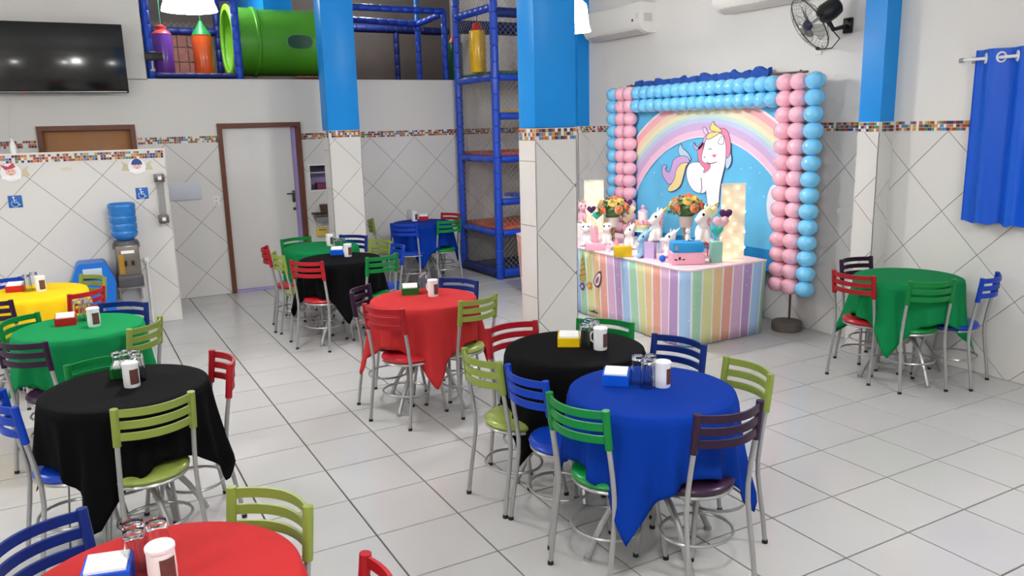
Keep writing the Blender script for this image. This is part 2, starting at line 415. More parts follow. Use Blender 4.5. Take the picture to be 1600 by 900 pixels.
# ------------------------------------------------------------------ chairs
CH_COL = {'green': (6, 118, 52), 'lime': (128, 144, 64), 'blue': (10, 56, 164), 'navy': (14, 40, 112), 'red': (156, 24, 34), 'purple': (44, 22, 48)}
CHM = {}
def chair_meshes(col):
    if col in CHM: return CHM[col]
    mp = P('chair_%s_plastic' % col, CH_COL[col], .4, var=.05, scale=10, spec=.3)
    mv = P('chair_%s_vinyl' % col, tuple(min(255, int(c*1.08)+4) for c in CH_COL[col]), .28, var=.04, scale=10, spec=.4)
    d = {}
    prof = [(.0, .425), (.165, .425), (.185, .432), (.193, .447), (.187, .460), (.165, .469), (.09, .473), (0, .471)]
    s = MB(); s.lathe(prof, 26)
    s.v = [(x*1.0, y*.98+.015, z-.012*max(0, -y-.05)) for x, y, z in s.v]; d['seat'] = s.mesh('seat', mv, 50)
    rim = [(.178*math.cos(2*PI*k/26), .176*math.sin(2*PI*k/26)+.015, .420) for k in range(26)]
    d['seat_rim'] = MB().tube(rim, .009, 6, closed=True).mesh('seat_rim', M_steel)
    for sx in (-1, 1):
        pts = [(sx*.178, -.215, .006), (sx*.176, -.200, .12), (sx*.172, -.178, .26), (sx*.168, -.165, .36), (sx*.166, -.164, .44), (sx*.165, -.178, .55), (sx*.165, -.200, .68), (sx*.165, -.215, .80)]
        d['rear%d' % sx] = MB().tube(pts, .0115, 8).mesh('leg', M_steel)
        fp = [(sx*.168, .20, .006), (sx*.158, .18, .14), (sx*.142, .155, .30), (sx*.125, .135, .415)]
        d['front%d' % sx] = MB().tube(fp, .0115, 8).mesh('leg', M_steel)
        d['capr%d' % sx] = MB().cyl((sx*.178, -.215, 0), (sx*.178, -.2145, .018), .0145, .0135, 10).mesh('foot_cap', M_rubber)
        d['capf%d' % sx] = MB().cyl((sx*.168, .20, 0), (sx*.168, .1995, .018), .0145, .0135, 10).mesh('foot_cap', M_rubber)
        sl = MB().tube([(sx*.165, -.198, .665), (sx*.165, -.215, .80), (sx*.165, -.219, .842)], .0175, 12)
        d['sleeve%d' % sx] = sl.mesh('back_sleeve', mp)
    for k, zc in enumerate((.820, .764, .708)):
        mb = MB(); n = 12; hh = .017; yb = -.2 - (zc-.68)*.12
        ring = []
        for i in range(n+1):
            x = -.165+.33*i/n; bow = .062*(1-(x/.165)**2)
            for dy, dz in ((-.006, -hh), (.006, -hh), (.006, hh), (-.006, hh)): ring.append((x, yb-bow+dy, zc+dz))
        fs = [(i*4+j, i*4+(j+1) % 4, i*4+4+(j+1) % 4, i*4+4+j) for i in range(n) for j in range(4)]
        mb.add(ring, [tuple(reversed(f)) for f in fs]+[(0, 1, 2, 3), (n*4+3, n*4+2, n*4+1, n*4)])
        d['slat%d' % k] = mb.mesh('back_slat', mp, 40)
    rg = [(.168*math.cos(2*PI*k/28), .148*math.sin(2*PI*k/28)-.03, .205) for k in range(28)]
    d['ring'] = MB().tube(rg, .0075, 6, closed=True).mesh('foot_ring', M_steel)
    CHM[col] = d; return d
def chair(col, x, y, ang, label, group):
    """(x, y): middle between the tops of the two back posts; ang: direction the chair faces, degrees"""
    a = math.radians(ang); f = Vector((math.cos(a), math.sin(a), 0))
    o = Vector((x, y, 0))+f*.217
    t = thing('slat_back_chair', label, 'chair', o, a-PI/2, group); d = chair_meshes(col)
    link('seat', d['seat'], t); link('seat_rim', d['seat_rim'], t)
    for sx in (-1, 1):
        for q in ('rear', 'front'):
            l = link('leg', d['%s%d' % (q, sx)], t); link('foot_cap', d['cap%s%d' % (q[0], sx)], l)
        link('back_sleeve', d['sleeve%d' % sx], t)
    for k in range(3): link('back_slat', d['slat%d' % k], t)
    link('foot_ring', d['ring'], t)
    return t

# ------------------------------------------------------------------ tables, cloths and what stands on them
TZ, TR = .78, .383
CL = {'blue': (3, 48, 142), 'black': (4, 4, 6), 'red': (174, 44, 46), 'green': (14, 122, 68), 'yellow': (244, 200, 30)}
tb_top = MB().lathe([(0, TZ-.03), (.365, TZ-.03), (.372, TZ-.022), (.372, TZ-.012), (.365, TZ-.006), (0, TZ-.006)], 40).mesh('tabletop', P('table_laminate', (200, 196, 190), .4), 40)
tb_col = MB().cyl((0, 0, .30), (0, 0, TZ-.03), .04, n=16).lathe([(.04, .26), (.055, .28), (.055, .33), (.04, .36)], 16).mesh('pedestal', M_steel, 40)
def bent(k):
    pts = []
    for i in range(9):
        t = i/8; r = .03+.31*t; z = .32*(1-t**2.2)+.014
        pts.append((r*math.cos(k), r*math.sin(k), z))
    return MB().tube(pts, .016, 8).cyl((.34*math.cos(k), .34*math.sin(k), 0), (.34*math.cos(k), .34*math.sin(k), .016), .02, n=10)
tb_leg = [bent(PI/4+PI/2*i).mesh('leg', M_steel) for i in range(4)]
def cloth_mesh(seed, corner):
    rnd = random.Random(seed); A = .655; n = 128; mb = MB(); ph = [rnd.uniform(0, 2*PI) for _ in range(4)]
    rings = []
    mb.v.append((0, 0, TZ+.002)); 
    for rr in (.2, .33, TR-.012): rings.append([(rr*math.cos(2*PI*i/n), rr*math.sin(2*PI*i/n), TZ+.002) for i in range(n)])
    rings.append([((TR-.002)*math.cos(2*PI*i/n), (TR-.002)*math.sin(2*PI*i/n), TZ-.003) for i in range(n)])
    NS = 12
    for k in range(1, NS+1):
        rg = []
        for i in range(n):
            th = 2*PI*i/n; q = th-corner
            q4 = (q+PI/4) % (PI/2)-PI/4          # angle from the nearest corner
            Lm = A/max(abs(math.cos(q-PI/4+PI/4+PI/4)), abs(math.sin(q+PI/4)))
            drop = Lm-TR; s = k/NS; dd = drop*s
            cr = math.exp(-(q4/.20)**2)
            fold = (.5*math.cos(14*th+ph[0])+.35*math.cos(9*th+ph[1])+.3*math.cos(21*th+ph[2]))
            rad = TR+.006+dd*(.05+.14*cr*s+.055*fold)+.026*s*fold*(1-.4*cr) - .05*dd*math.exp(-((abs(q4)-.38)/.16)**2)
            if rad < TR+.004*s: rad = TR+.004*s
            rg.append((rad*math.cos(th), rad*math.sin(th), TZ-.005-dd*(.985)))
        rings.append(rg)
    for rg in rings: mb.v += rg
    m = len(rings)
    mb.f = [(0, 1+i, 1+(i+1) % n) for i in range(n)]
    for k in range(m-1):
        for i in range(n):
            a = 1+k*n; mb.f.append((a+i, a+n+i, a+n+(i+1) % n, a+(i+1) % n))
    mb.mi = [0]*len(mb.f); return mb
TAB = {   # x, y, cloth colour, corner angle, phrase
    'T1': (-1.064, -3.598, 'red', -20, 'red-clothed bottom-left table'),
    'T2': (-1.017, -1.585, 'black', -114, 'black-clothed left table'),
    'T3': (-1.189, -.031, 'green', -100, 'green-clothed left table'),
    'T4': (-1.483, 1.505, 'yellow', -60, 'yellow-clothed table'),
    'T5': (1.126, 2.487, 'green', 200, 'green-clothed far table'),
    'T6': (1.049, 1.58, 'black', -102, 'black-clothed far table'),
    'T7': (1.007, -.557, 'red', -105, 'red-clothed middle table'),
    'T8': (1.201, -2.241, 'black', -70, 'black-clothed middle table'),
    'T9': (1.105, -3.029, 'blue', -141, 'blue-clothed front table'),
    'T10': (4.412, -2.021, 'green', -158, 'green-clothed right-wall table'),
    'T11': (2.804, 3.744, 'blue', -114, 'blue-clothed far table by the tower')}
for k, (x, y, c, ang, ph) in TAB.items():
    t = thing('round_table', 'round steel pedestal table, the %s' % ph, 'table', (x, y, 0), math.radians(ang), 'round pedestal tables')
    link('tabletop', tb_top, t); link('pedestal', tb_col, t)
    for l in tb_leg: link('leg', l, t)
    mc = P('cloth_%s' % c, CL[c], .85, var=.04, scale=60, bump=.05, spec=.12)
    me = cloth_mesh(hash(k) % 97 if False else sum(map(ord, k)), math.radians(ang)).mesh('tablecloth', mc, 80)
    o = link('tablecloth', me); o.location = (x, y, 0)
    sm = o.modifiers.new('solid', 'SOLIDIFY'); sm.thickness = .0025; sm.offset = 1
    tag(o, '%s square tablecloth draped over the %s' % (c, ph.replace(c+'-clothed', 'round')), 'tablecloth', 'tablecloths')
CHAIRS = [
 ('T9', 'green', .64, -3.106, 13, 'left'), ('T9', 'purple', 1.125, -3.509, 87, 'near side'), ('T9', 'lime', 1.607, -3.132, 173, 'right side'), ('T9', 'navy', 1.649, -2.584, -168, 'far side'),
 ('T8', 'lime', .616, -2.255, 6, 'left'), ('T8', 'blue', .66, -2.64, 3, 'near left'), ('T8', 'red', 1.053, -1.795, -87, 'far left'), ('T8', 'green', 1.563, -2.023, -143, 'far right'),
 ('T7', 'red', .587, -.875, 28, 'near left'), ('T7', 'purple', .655, -.207, -40, 'far left'), ('T7', 'lime', 1.238, -.987, 106, 'near right'), ('T7', 'navy', 1.40, -.324, -149, 'far right'),
 ('T6', 'red', .654, 1.295, 39, 'near left'), ('T6', 'green', 1.322, 1.167, 106, 'near right'), ('T6', 'blue', 1.672, 1.677, 178, 'right'), ('T6', 'lime', 1.656, 2.137, -160, 'far right'), ('T6', 'lime', .549, 1.894, 1, 'left'),
 ('T5', 'navy', 1.548, 2.701, -141, 'right'), ('T5', 'green', .966, 2.90, -78, 'far side'), ('T5', 'red', .541, 2.347, -10, 'left'),
 ('T11', 'lime', 2.222, 3.982, -19, 'left'), ('T11', 'blue', 2.396, 3.337, 47, 'near left'), ('T11', 'green', 2.99, 3.306, 98, 'near side'), ('T11', 'red', 3.33, 4.0, -160, 'far right'),
 ('T10', 'red', 3.955, -1.885, 5, 'left'), ('T10', 'green', 4.155, -2.384, 66, 'near side'), ('T10', 'blue', 4.649, -2.505, 104, 'near right'), ('T10', 'purple', 4.526, -1.463, -95, 'far side'),
 ('T2', 'lime', -.93, -2.073, 102, 'near side'), ('T2', 'red', -.554, -1.518, -174, 'right'), ('T2', 'blue', -1.499, -1.67, 11, 'left'), ('T2', 'green', -1.10, -1.20, -80, 'far side'),
 ('T3', 'purple', -1.492, -.499, 48, 'near left'), ('T3', 'green', -1.529, .19, -38, 'far left'), ('T3', 'lime', -.827, -.435, 143, 'near right'), ('T3', 'navy', -.906, .304, -122, 'far right'),
 ('T4', 'lime', -1.055, 1.66, -150, 'right'), ('T4', 'red', -1.116, .991, 135, 'near right'), ('T4', 'purple', -1.74, 1.01, 54, 'near left'), ('T4', 'blue', -1.73, 1.93, -60, 'far left'),
 ('T1', 'navy', -1.36, -3.19, -50, 'far left'), ('T1', 'lime', -.702, -3.315, -146, 'far right'), ('T1', 'red', -.59, -3.98, 165, 'right')]
for tk, col, x, y, a, where in CHAIRS:
    chair(col, x, y, a, '%s slat-back chair on the %s of the %s' % ({'navy': 'dark blue', 'lime': 'olive-green'}.get(col, col), where.replace(' side', '')+' side', TAB[tk][4]), 'slat-back chairs around the tables')

# table ware
NAP = {'blue': (10, 84, 200), 'yellow': (226, 190, 10), 'green': (10, 104, 40), 'red': (176, 24, 30)}
def napkin_holder(col, p, rz, label):
    t = thing('napkin_holder', label, 'napkin holder', p, rz, 'napkin holders')
    mp = P('holder_%s' % col, NAP[col], .3)
    mb = MB(); w_, d_ = .062, .04       # body: wedge with sloping open top
    prof = [(-d_, 0), (d_, 0), (d_*.95, .072), (-d_*1.05, .052)]
    mb.prism(prof, (-w_, 0, 0), (0, 1, 0), (0, 0, 1), 2*w_)
    mb.build('holder_body', mp, t, 0)
    n = MB(); n.prism([(-d_*.88, .05), (d_*.8, .066), (d_*.78, .08), (-d_*.9, .062)], (-w_*.86, 0, 0), (0, 1, 0), (0, 0, 1), 2*w_*.86)
    n.build('napkin_stack', M_paper, t, 0)
gl = MB().lathe([(.031, .0), (.033, .001), (.0325, .04), (.029, .125), (.028, .14), (.0, .14), (.0, .122), (.0255, .120), (.0295, .04), (.030, .0), (.031, .0)], 20, caps=False).mesh('drinking_glass', M_glass, 30)
M_photo = P('printed_photo', (96, 62, 58), .4, var=.6, scale=60)
M_cup = P('frosted_plastic', (236, 236, 238), .3, var=.02)
jar_body = MB().lathe([(.034, 0), (.037, .004), (.038, .05), (.037, .112), (0, .112)], 22).mesh('mug_body', M_cup, 40)
jar_lid = MB().lathe([(.0395, .112), (.0395, .122), (.036, .126), (0, .127)], 22).mesh('mug_lid', M_cup, 40)
jar_pic = MB()
for i in range(6):
    a0, a1 = -1.0+.42+i*.2, -.8+.42+i*.2
    jar_pic.add([(.0386*math.cos(a0), .0386*math.sin(a0), .02), (.0386*math.cos(a1), .0386*math.sin(a1), .02), (.0386*math.cos(a1), .0386*math.sin(a1), .095), (.0386*math.cos(a0), .0386*math.sin(a0), .095)], [(0, 1, 2, 3)])
jar_pic = jar_pic.mesh('photo_print', M_photo)
jar_han = MB().tube([(-.036, 0, .095), (-.055, 0, .092), (-.066, 0, .07), (-.062, 0, .045), (-.036, 0, .03)], .005, 6).mesh('mug_handle', M_cup)
GZ = TZ+.0025
def glass(x, y, label):
    o = link('drinking_glass', gl); o.location = onz(x, y, GZ); tag(o, label, 'glass', 'upturned drinking glasses')
def mug(x, y, label, rz=-1.2):
    t = thing('plastic_mug', label, 'mug', onz(x, y, GZ), rz, 'lidded souvenir mugs')
    for n_, m_ in (('mug_body', jar_body), ('mug_lid', jar_lid), ('photo_print', jar_pic), ('mug_handle', jar_han)): link(n_, m_, t)
WARE = {'T9': ('blue', (963, 600, -.75), [(996, 600), (1011, 606), (1016, 599)], (1035, 604)),
        'T8': ('yellow', (889, 540, -.6), [(914, 543), (929, 539), (921, 536)], (938, 546)),
        'T7': ('green', (641, 460, -.35), [(661, 458), (665, 454)], (677, 463)),
        'T6': ('blue', (527, 398, -.4), [(526, 394), (536, 394)], (544, 401)),
        'T5': (None, None, [], (516, 384)),
        'T11': ('red', (662, 344, -.4), [(640, 344)], (648, 345.5)),
        'T4': ('red', (25, 456, -.2), [(44, 456), (55, 452)], (65, 455)),
        'T3': ('red', (104, 508, -.1), [(124, 502), (133, 498), (141, 500)], (148, 510)),
        'T2': ('green', (196, 588, -.2), [(188, 592), (199, 589), (213, 589), (218, 594)], (207, 604)),
        'T1': ('blue', (172, 912, -.25), [(216, 886), (252, 884), (217, 900)], (257, 915))}
ORD = ['nearest the napkins', 'in the middle of the group', 'nearest the mug', 'farthest right of the group']
for tk, (nc, np_, gs, mg) in WARE.items():
    ph = TAB[tk][4]
    if nc: napkin_holder(nc, onz(np_[0], np_[1], GZ), np_[2], '%s plastic napkin holder on the %s' % (nc, ph))
    for i, (x, y) in enumerate(gs): glass(x, y, 'clear upturned glass on the %s, %s' % (ph, ORD[i]))
    mug(mg[0], mg[1], 'white lidded mug with photo print on the %s' % ph)

# ------------------------------------------------------------------ television
tvy = 4.26
A, B, Cc = ony(192, 38, tvy), ony(200, 145, tvy), ony(0, 33, tvy)
x1, z1, z0 = (A.x+B.x)/2, A.z, B.z; x0 = x1-1.42
t = thing('television', 'large black flat television mounted high on the left wall', 'television', ((x0+x1)/2, tvy, z0))
hw, hh = (x1-x0)/2, z1-z0
MB().bbox((0, .035, hh/2), (2*hw, .05, hh), .008).build('casing', M_black, t)
scr = MB().bbox((0, .008, hh/2+.008), (2*hw-.024, .006, hh-.045), .002).build('screen', P('black_screen', (6, 7, 10), .16, var=0, coat=.3), t)
MB().box((0, .008, .012), (2*hw-.05, .004, .006)).build('silver_strip', M_steel, t)
MB().box((-hw+.42, .004, .011), (.016, .006, .008)).build('standby_light', P('red_led', (230, 30, 50), .4, emis=(255, 30, 50), es=1.2), t)
MB().box2((-.2, .06, hh*.3), (.2, YB-tvy-.009, hh*.36)).box2((-.2, .06, hh*.66), (.2, YB-tvy-.009, hh*.72)).box2((-.22, YB-tvy-.02, hh*.22), (.22, YB-tvy-.009, hh*.8)).build('wall_bracket', M_black, t)
cb = MB().tube([ony(11, 148, 4.49), ony(13, 180, 4.49), ony(17, 214, 4.49)], .009, 6)
tag(cb.build('cable_conduit', M_white), 'thin white conduit running down below the television', 'conduit')
p = ony(21, 236, PY+.06)
sb = thing('soap_bottle', 'white plastic bottle standing on top of the partition', 'bottle', (p.x, p.y, PZ))
MB().lathe([(.028, 0), (.03, .01), (.028, .08), (.018, .11), (.012, .115)], 14).build('bottle_body', M_white, sb)
MB().lathe([(.013, .115), (.013, .14), (.008, .145)], 10).build('bottle_cap', M_white, sb)

# ------------------------------------------------------------------ play structure on the mezzanine
def padpost(a, b, r=.045, seg=.16):
    a, b = Vector(a), Vector(b); ln = (b-a).length; n = max(1, round(ln/seg)); mb = MB(); M = rot_to(b-a); prof = []
    for i in range(n):
        z0, z1 = ln*i/n, ln*(i+1)/n; prof += [(r*.86, z0), (r, z0+.01), (r, z1-.01), (r*.86, z1)]
    return mb.lathe(prof, 12, a, M=M)
def net(org, ux, uy, wd, ht, step=.075, r=.0022):
    mb = MB(); org, ux, uy = Vector(org), Vector(ux), Vector(uy)
    k = -ht
    while k < wd:
        for sg in (0, 1):
            a0, a1 = max(0, k), min(wd, k+ht)
            if a1-a0 > .01:
                p0 = org+ux*(a0 if not sg else wd-a0)+uy*(a0-k); p1 = org+ux*(a1 if not sg else wd-a1)+uy*(a1-k)
                mb.tube([p0, p1], r, 3, caps=False)
        k += step
    return mb
M_net = P('grey_netting', (150, 148, 140), .8)
ZT = 3.47
f1 = thing('climbing_structure', 'blue padded play frame with netting above the back wall', 'play structure', (.33, 4.66, ZM))
o_ = Vector((.33, 4.66, ZM))
def fp(x, y, z): return (x-o_.x, y-o_.y, z-o_.z)
for x, y in ((-.13, 4.66), (.87, 4.66), (-.13, 5.9), (.87, 5.9)):
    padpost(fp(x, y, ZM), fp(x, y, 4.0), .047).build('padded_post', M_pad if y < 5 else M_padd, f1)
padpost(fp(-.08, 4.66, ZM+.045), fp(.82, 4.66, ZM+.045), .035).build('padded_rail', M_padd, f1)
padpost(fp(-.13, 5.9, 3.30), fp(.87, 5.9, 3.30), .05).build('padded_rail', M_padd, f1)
padpost(fp(-.08, 4.66, 3.56), fp(.82, 4.66, 3.56), .04).build('padded_rail', M_pad, f1)
padpost(fp(-.13, 4.7, 3.42), fp(-.13, 5.85, 3.42), .04).build('padded_rail', M_pad, f1)
stuff(net(fp(-.08, 5.92, ZM), (1, 0, 0), (0, 0, 1), .9, .8).build('net', M_net, f1))
# tunnel
ty = 5.15; ta, tb_ = ony(354, 65, ty), ony(510, 65, ty)
tz = ta.z; trd = .435; tx0, tx1 = ta.x, 2.35
tn = thing('crawl_tunnel', 'green plastic crawl tunnel with oval window above the back wall', 'tunnel', (tx0, ty, tz-trd))
MY = Matrix(((0, 0, 1), (0, 1, 0), (-1, 0, 0)))        # lathe axis along X
lnt = tx1-tx0
M_tun = P('green_tunnel_plastic', (80, 160, 40), .35, var=.06, scale=3)
M_tunin = P('light_green_lip_lit_lining', (126, 196, 52), .4)
pr = [(trd, .03), (trd-.015, .1), (trd-.015, .3), (trd, .31), (trd, .34), (trd-.015, .35), (trd-.015, 1.2), (trd, 1.21), (trd, 1.24), (trd-.015, 1.25), (trd-.015, lnt)]
MB().lathe(pr, 40, (0, 0, trd), M=MY, caps=False).build('tunnel_shell', M_tun, tn, 50)
MB().lathe([(r_-.02, z_) for r_, z_ in pr[::-1]], 40, (0, 0, trd), M=MY, caps=False).build('tunnel_lining', M_tunin, tn, 50)  # lining in lighter green than the shell, painting in the lit interior
MB().lathe([(trd+.012, .0), (trd+.02, .012), (trd+.012, .035), (trd-.05, .035), (trd-.055, .02), (trd-.05, 0), (trd+.012, .0)], 40, (0, 0, trd), M=MY, caps=False).build('tunnel_lip', M_tunin, tn, 50)
wc = ony(469, 65, ty-trd); ov = []
for i in range(28):
    q = 2*PI*i/28; ov.append((.155*math.copysign(abs(math.cos(q))**.7, math.cos(q)), .082*math.copysign(abs(math.sin(q))**.8, math.sin(q))))
wn_ = MB(); vs_ = []
for sc, off in ((1.0, -.008), (1.1, .004)):
    for u, v in ov:
        zz = v*sc+(wc.z-tz); vs_.append((wc.x-tx0+u*sc, -math.sqrt(max(.01, (trd-.012)**2-zz*zz))-.004+(.0 if off < 0 else .006), trd+zz))
wn_.add(vs_, [tuple(range(28))], 0); wn_.add(vs_, [(i, 28+i, 28+(i+1) % 28, (i+1) % 28) for i in range(28)], 1)
wn_.build('oval_window', [P('dark_acrylic', (40, 84, 64), .45), P('window_gasket', (92, 150, 78), .4)], tn, 40)
def bag(name, label, px, py0, Y, r_, hgt, body, top, rope, cone=False):
    p = ony(px, py0, Y); t = thing('punching_bag', label, 'punching bag', (p.x, Y, ZM+.012), 0, 'padded punching bags')
    MB().lathe([(r_*.93, 0), (r_, .015), (r_, hgt-.02), (r_*.94, hgt)], 20).build('bag_body', P('bag_'+body[0], body[1], .25, coat=.3), t)
    if cone: MB().lathe([(r_*1.0, hgt), (r_*.8, hgt+.04), (r_*.3, hgt+.13), (.02, hgt+.17)], 16).build('bag_top', P('bag_'+top[0], top[1], .4), t)
    else: MB().lathe([(r_*.98, hgt), (r_*.8, hgt+.03), (r_*.5, hgt+.05), (r_*.55, hgt+.09), (.02, hgt+.11)], 16).build('bag_top', P('bag_'+top[0], top[1], .4), t)
    MB().cyl((0, 0, hgt+.1), (0, 0, 1.36), .007, n=6).build('rope', P('green_rope', (60, 140, 100), .8), t)
bag('b', 'purple punching bag with red top above the back wall', 257, 100, 5.1, .118, .55, ('purple', (112, 62, 168)), ('red', (214, 70, 66)), 0)
bag('b', 'orange punching bag with green cone top above the back wall', 319, 100, 5.1, .118, .55, ('orange', (236, 98, 36)), ('green', (20, 130, 62)), 0, True)
p = ony(240, 88, 4.45)
cmr = thing('security_camera', 'small black box camera on a bracket beside the play frame', 'camera', (p.x, 4.45, p.z))
MB().bbox((0, 0, 0), (.19, .07, .09), .012).build('camera_body', M_black, cmr)
MB().cyl((-.02, .02, -.05), (-.02, .02, -.14), .012).bbox((-.02, .04, -.15), (.05, .06, .03), .006).build('bracket', M_steel, cmr)
MB().box((-.01, -.02, .047), (.06, .02, .006)).build('silver_plate', M_steel, cmr)

# right bay: rails and posts further back
f2 = thing('climbing_structure', 'blue padded rail frame above the wall between column and tower', 'play structure', (2.9, 5.6, ZM))
o2 = Vector((2.9, 5.6, ZM))
def f2p(v): return Vector(v)-o2
def rail(p0, p1, Y0, Y1, r=.045, mat=M_pad):
    a, b = ony(p0[0], p0[1], Y0), ony(p1[0], p1[1], Y1); padpost(f2p(a), f2p(b), r).build('padded_rail', mat, f2)
rail((540, 10), (694, 18), 4.75, 4.75); rail((540, 30), (652, 38), 5.6, 5.6)
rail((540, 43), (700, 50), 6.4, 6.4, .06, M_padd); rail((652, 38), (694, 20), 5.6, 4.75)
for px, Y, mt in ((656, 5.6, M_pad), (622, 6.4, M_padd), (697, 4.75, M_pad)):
    a = ony(px, 116, Y); top = ony(px, 34 if Y > 5 else 18, Y).z
    padpost(f2p((a.x, Y, ZM)), f2p((a.x, Y, top)), .043).build('padded_post', mt, f2)
a = ony(651, 20, 5.6); padpost(f2p((a.x, 5.6, 3.3)), f2p((a.x, 5.6, 4.05)), .036).build('padded_post', P('light_blue_padding', (40, 120, 210), .4), f2)

# tower from the floor
TX0, TX1, TY0, TY1 = 3.70, 4.86, 3.31, 4.38
tw = thing('play_tower', 'tall blue padded climbing tower with coloured platforms and netting', 'play tower', (TX0, TY0, 0))
o3 = Vector((TX0, TY0, 0))
def q3(x, y, z): return Vector((x, y, z))-o3
for x, y in ((TX0, TY0), (TX0, TY1), (TX1, TY0), (TX1, TY1)):
    padpost(q3(x, y, 0), q3(x, y, 3.95), .052, .2).build('padded_post', M_pad, tw)
M_orp = P('orange_mat', (206, 92, 46), .5, var=.08); M_redp = P('red_mat', (176, 62, 50), .5, var=.08); M_grp = P('green_mat', (28, 96, 50), .5)
def platform(z, mat, x0=TX0, x1=TX1, nm='platform'):
    MB().bbox(q3((x0+x1)/2, (TY0+TY1)/2, z), (x1-x0-.06, TY1-TY0-.06, .05), .015).build(nm, mat, tw)
    for (a, b) in (((x0, TY0+.05), (x0, TY1-.05)), ((x0+.05, TY0), (x1-.05, TY0))):
        padpost(q3(a[0], a[1], z-.06), q3(b[0], b[1], z-.06), .045, .3).build('padded_rail', M_pad, tw)
platform(2.64, M_grp); platform(1.62, M_redp); platform(.66, M_orp)
MB().bbox(q3(4.28, 3.85, .05), (1.1, 1.0, .08), .02).build('base_mat', M_padd, tw)
padpost(q3(TX0, TY0+.05, .07), q3(TX0, TY1-.05, .07), .06, .3).build('padded_rail', M_padd, tw)
padpost(q3(TX0+.05, TY0, .07), q3(TX1-.05, TY0, .07), .06, .3).build('padded_rail', M_pad, tw)
for z, mt in ((2.13, P('yellow_mat', (220, 180, 40), .5)), (1.04, M_pad)):
    padpost(q3(TX0+.05, TY0, z-.03), q3(TX1, TY0, z-.03), .045, .3).build('padded_rail', M_pad, tw)
    MB().bbox(q3(4.45, 3.6, z+.02), (.75, .5, .05), .015).build('step_mat', mt, tw)
stuff(net(q3(TX0, TY0+.05, .1), (0, 1, 0), (0, 0, 1), TY1-TY0-.1, 3.8).build('net', M_net, tw))
stuff(net(q3(TX0+.05, TY0, .1), (1, 0, 0), (0, 0, 1), TX1-TX0-.1, 3.8).build('net', M_net, tw))
padpost(q3(TX0, TY0, 3.42), q3(TX0, TY1, 3.42), .05).build('padded_rail', M_pad, tw)
padpost(q3(TX0, TY0, 3.36), q3(TX1, TY0, 3.36), .06).build('padded_rail', M_padd, tw)
padpost(q3(TX0, TY1, 3.3), q3(TX1, TY1, 3.3), .09).build('padded_rail', M_padd, tw)
def bag2(label, x, y, r_, hgt, bn, bc, tn_, tc):
    t = thing('punching_bag', label, 'punching bag', (x, y, 2.668), 0, 'padded punching bags')
    MB().lathe([(r_*.93, 0), (r_, .015), (r_*1.02, hgt-.02), (r_*.98, hgt)], 20).build('bag_body', P('bag_'+bn, bc, .25, coat=.3), t)
    MB().lathe([(r_*.9, hgt), (r_*.6, hgt+.04), (r_*.5, hgt+.09), (.02, hgt+.11)], 16).build('bag_top', P('bag_'+tn_, tc, .4), t)
    MB().cyl((0, 0, hgt+.09), (0, 0, .78), .007, n=6).build('rope', P('green_rope', (60, 140, 100)), t)
p = ony(747, 100, 3.8); bag2('yellow punching bag with red top on the tower platform', p.x, 3.8, .105, .52, 'yellow', (226, 176, 26), 'red2', (190, 40, 40))
p = ony(712, 100, 4.9); t_ = thing('punching_bag', 'green punching bag with orange top beside the play tower', 'punching bag', (p.x, 4.9, ZM), 0, 'padded punching bags')
MB().lathe([(.1, 0), (.105, .015), (.105, .52), (.1, .54)], 20).build('bag_body', P('bag_dark_green', (16, 100, 52), .3, coat=.3), t_)
MB().lathe([(.09, .54), (.07, .58), (.05, .63), (.02, .66)], 16).build('bag_top', P('bag_red_orange', (230, 84, 50), .4), t_)

# ------------------------------------------------------------------ right wall: air conditioners, fan, curtain
M_ac = P('ac_white', (226, 225, 220), .3, var=.01)
def ac(y0, y1, z0, z1, label):
    d = .24; t = thing('air_conditioner', label, 'air conditioner', (XR, (y0+y1)/2, z0), 0, 'wall air conditioners')
    hw = abs(y1-y0)/2; hh = z1-z0
    prof = [(0, 0), (-d*.55, 0), (-d*.85, .035), (-d, .09), (-d, hh-.03), (-d*.9, hh), (0, hh)]
    MB().prism(prof, (0, hw, 0), (1, 0, 0), (0, 0, 1), 2*hw).build('housing', M_ac, t, 40)
    MB().box((-d*.7, 0, .012), (d*.4, 2*hw-.12, .012), M=Matrix.Rotation(.5, 3, 'Y')).build('air_flap', P('ac_flap', (196, 194, 188), .4), t)
    MB().box((-d-.001, -hw+.13, hh*.42), (.004, .026, .026)).build('display', M_black, t)
    MB().box((-d-.001, -hw+.05, hh*.55), (.003, .03, .06)).build('sticker', P('sticker_grey', (206, 204, 198), .5), t)
    MB().box((-d*.5, -hw-.001, hh*.5), (d*.5, .003, .09)).build('side_grip', P('ac_flap', (196, 194, 188)), t)
ac(1.68, 2.80, 2.985, 3.31, 'white split air conditioner beside the large blue column')
ac(-.52, .52, 3.035, 3.36, 'white split air conditioner above the balloon frame, left of the fan')
# fan
hub = onx(1262, 40, 4.56); mot = onx(1291, 20, 4.70); ax = (hub-mot).normalized()
fn = thing('wall_fan', 'black wall fan with wire cage beside the narrow blue pilaster', 'fan', mot)
br = onx(1325, 40, XR-.02)-mot
MA = rot_to(ax); back = ax*-1
MB().lathe([(.05, -.13), (.075, -.11), (.085, -.05), (.085, .02), (.06, .06), (.03, .07)], 20, M=MA).build('motor_housing', M_black, fn)
MB().tube([(0, 0, -.03), Vector((0, 0, -.1))+br*.35, br+Vector((0, 0, .0))], .02, 10).bbox(br, (.03, .09, .13), .01).build('wall_bracket', M_black, fn)
hl = hub-mot
MB().lathe([(.0, .03), (.035, .026), (.045, .01), (.045, -.02)], 18, hl, M=MA).build('hub_badge', P('navy_badge', (28, 34, 74), .3, coat=.5), fn)
MB().cyl(ax*.05, hl, .012).build('shaft', M_steel, fn)
M_blade = P('grey_blade', (158, 158, 152), .35)
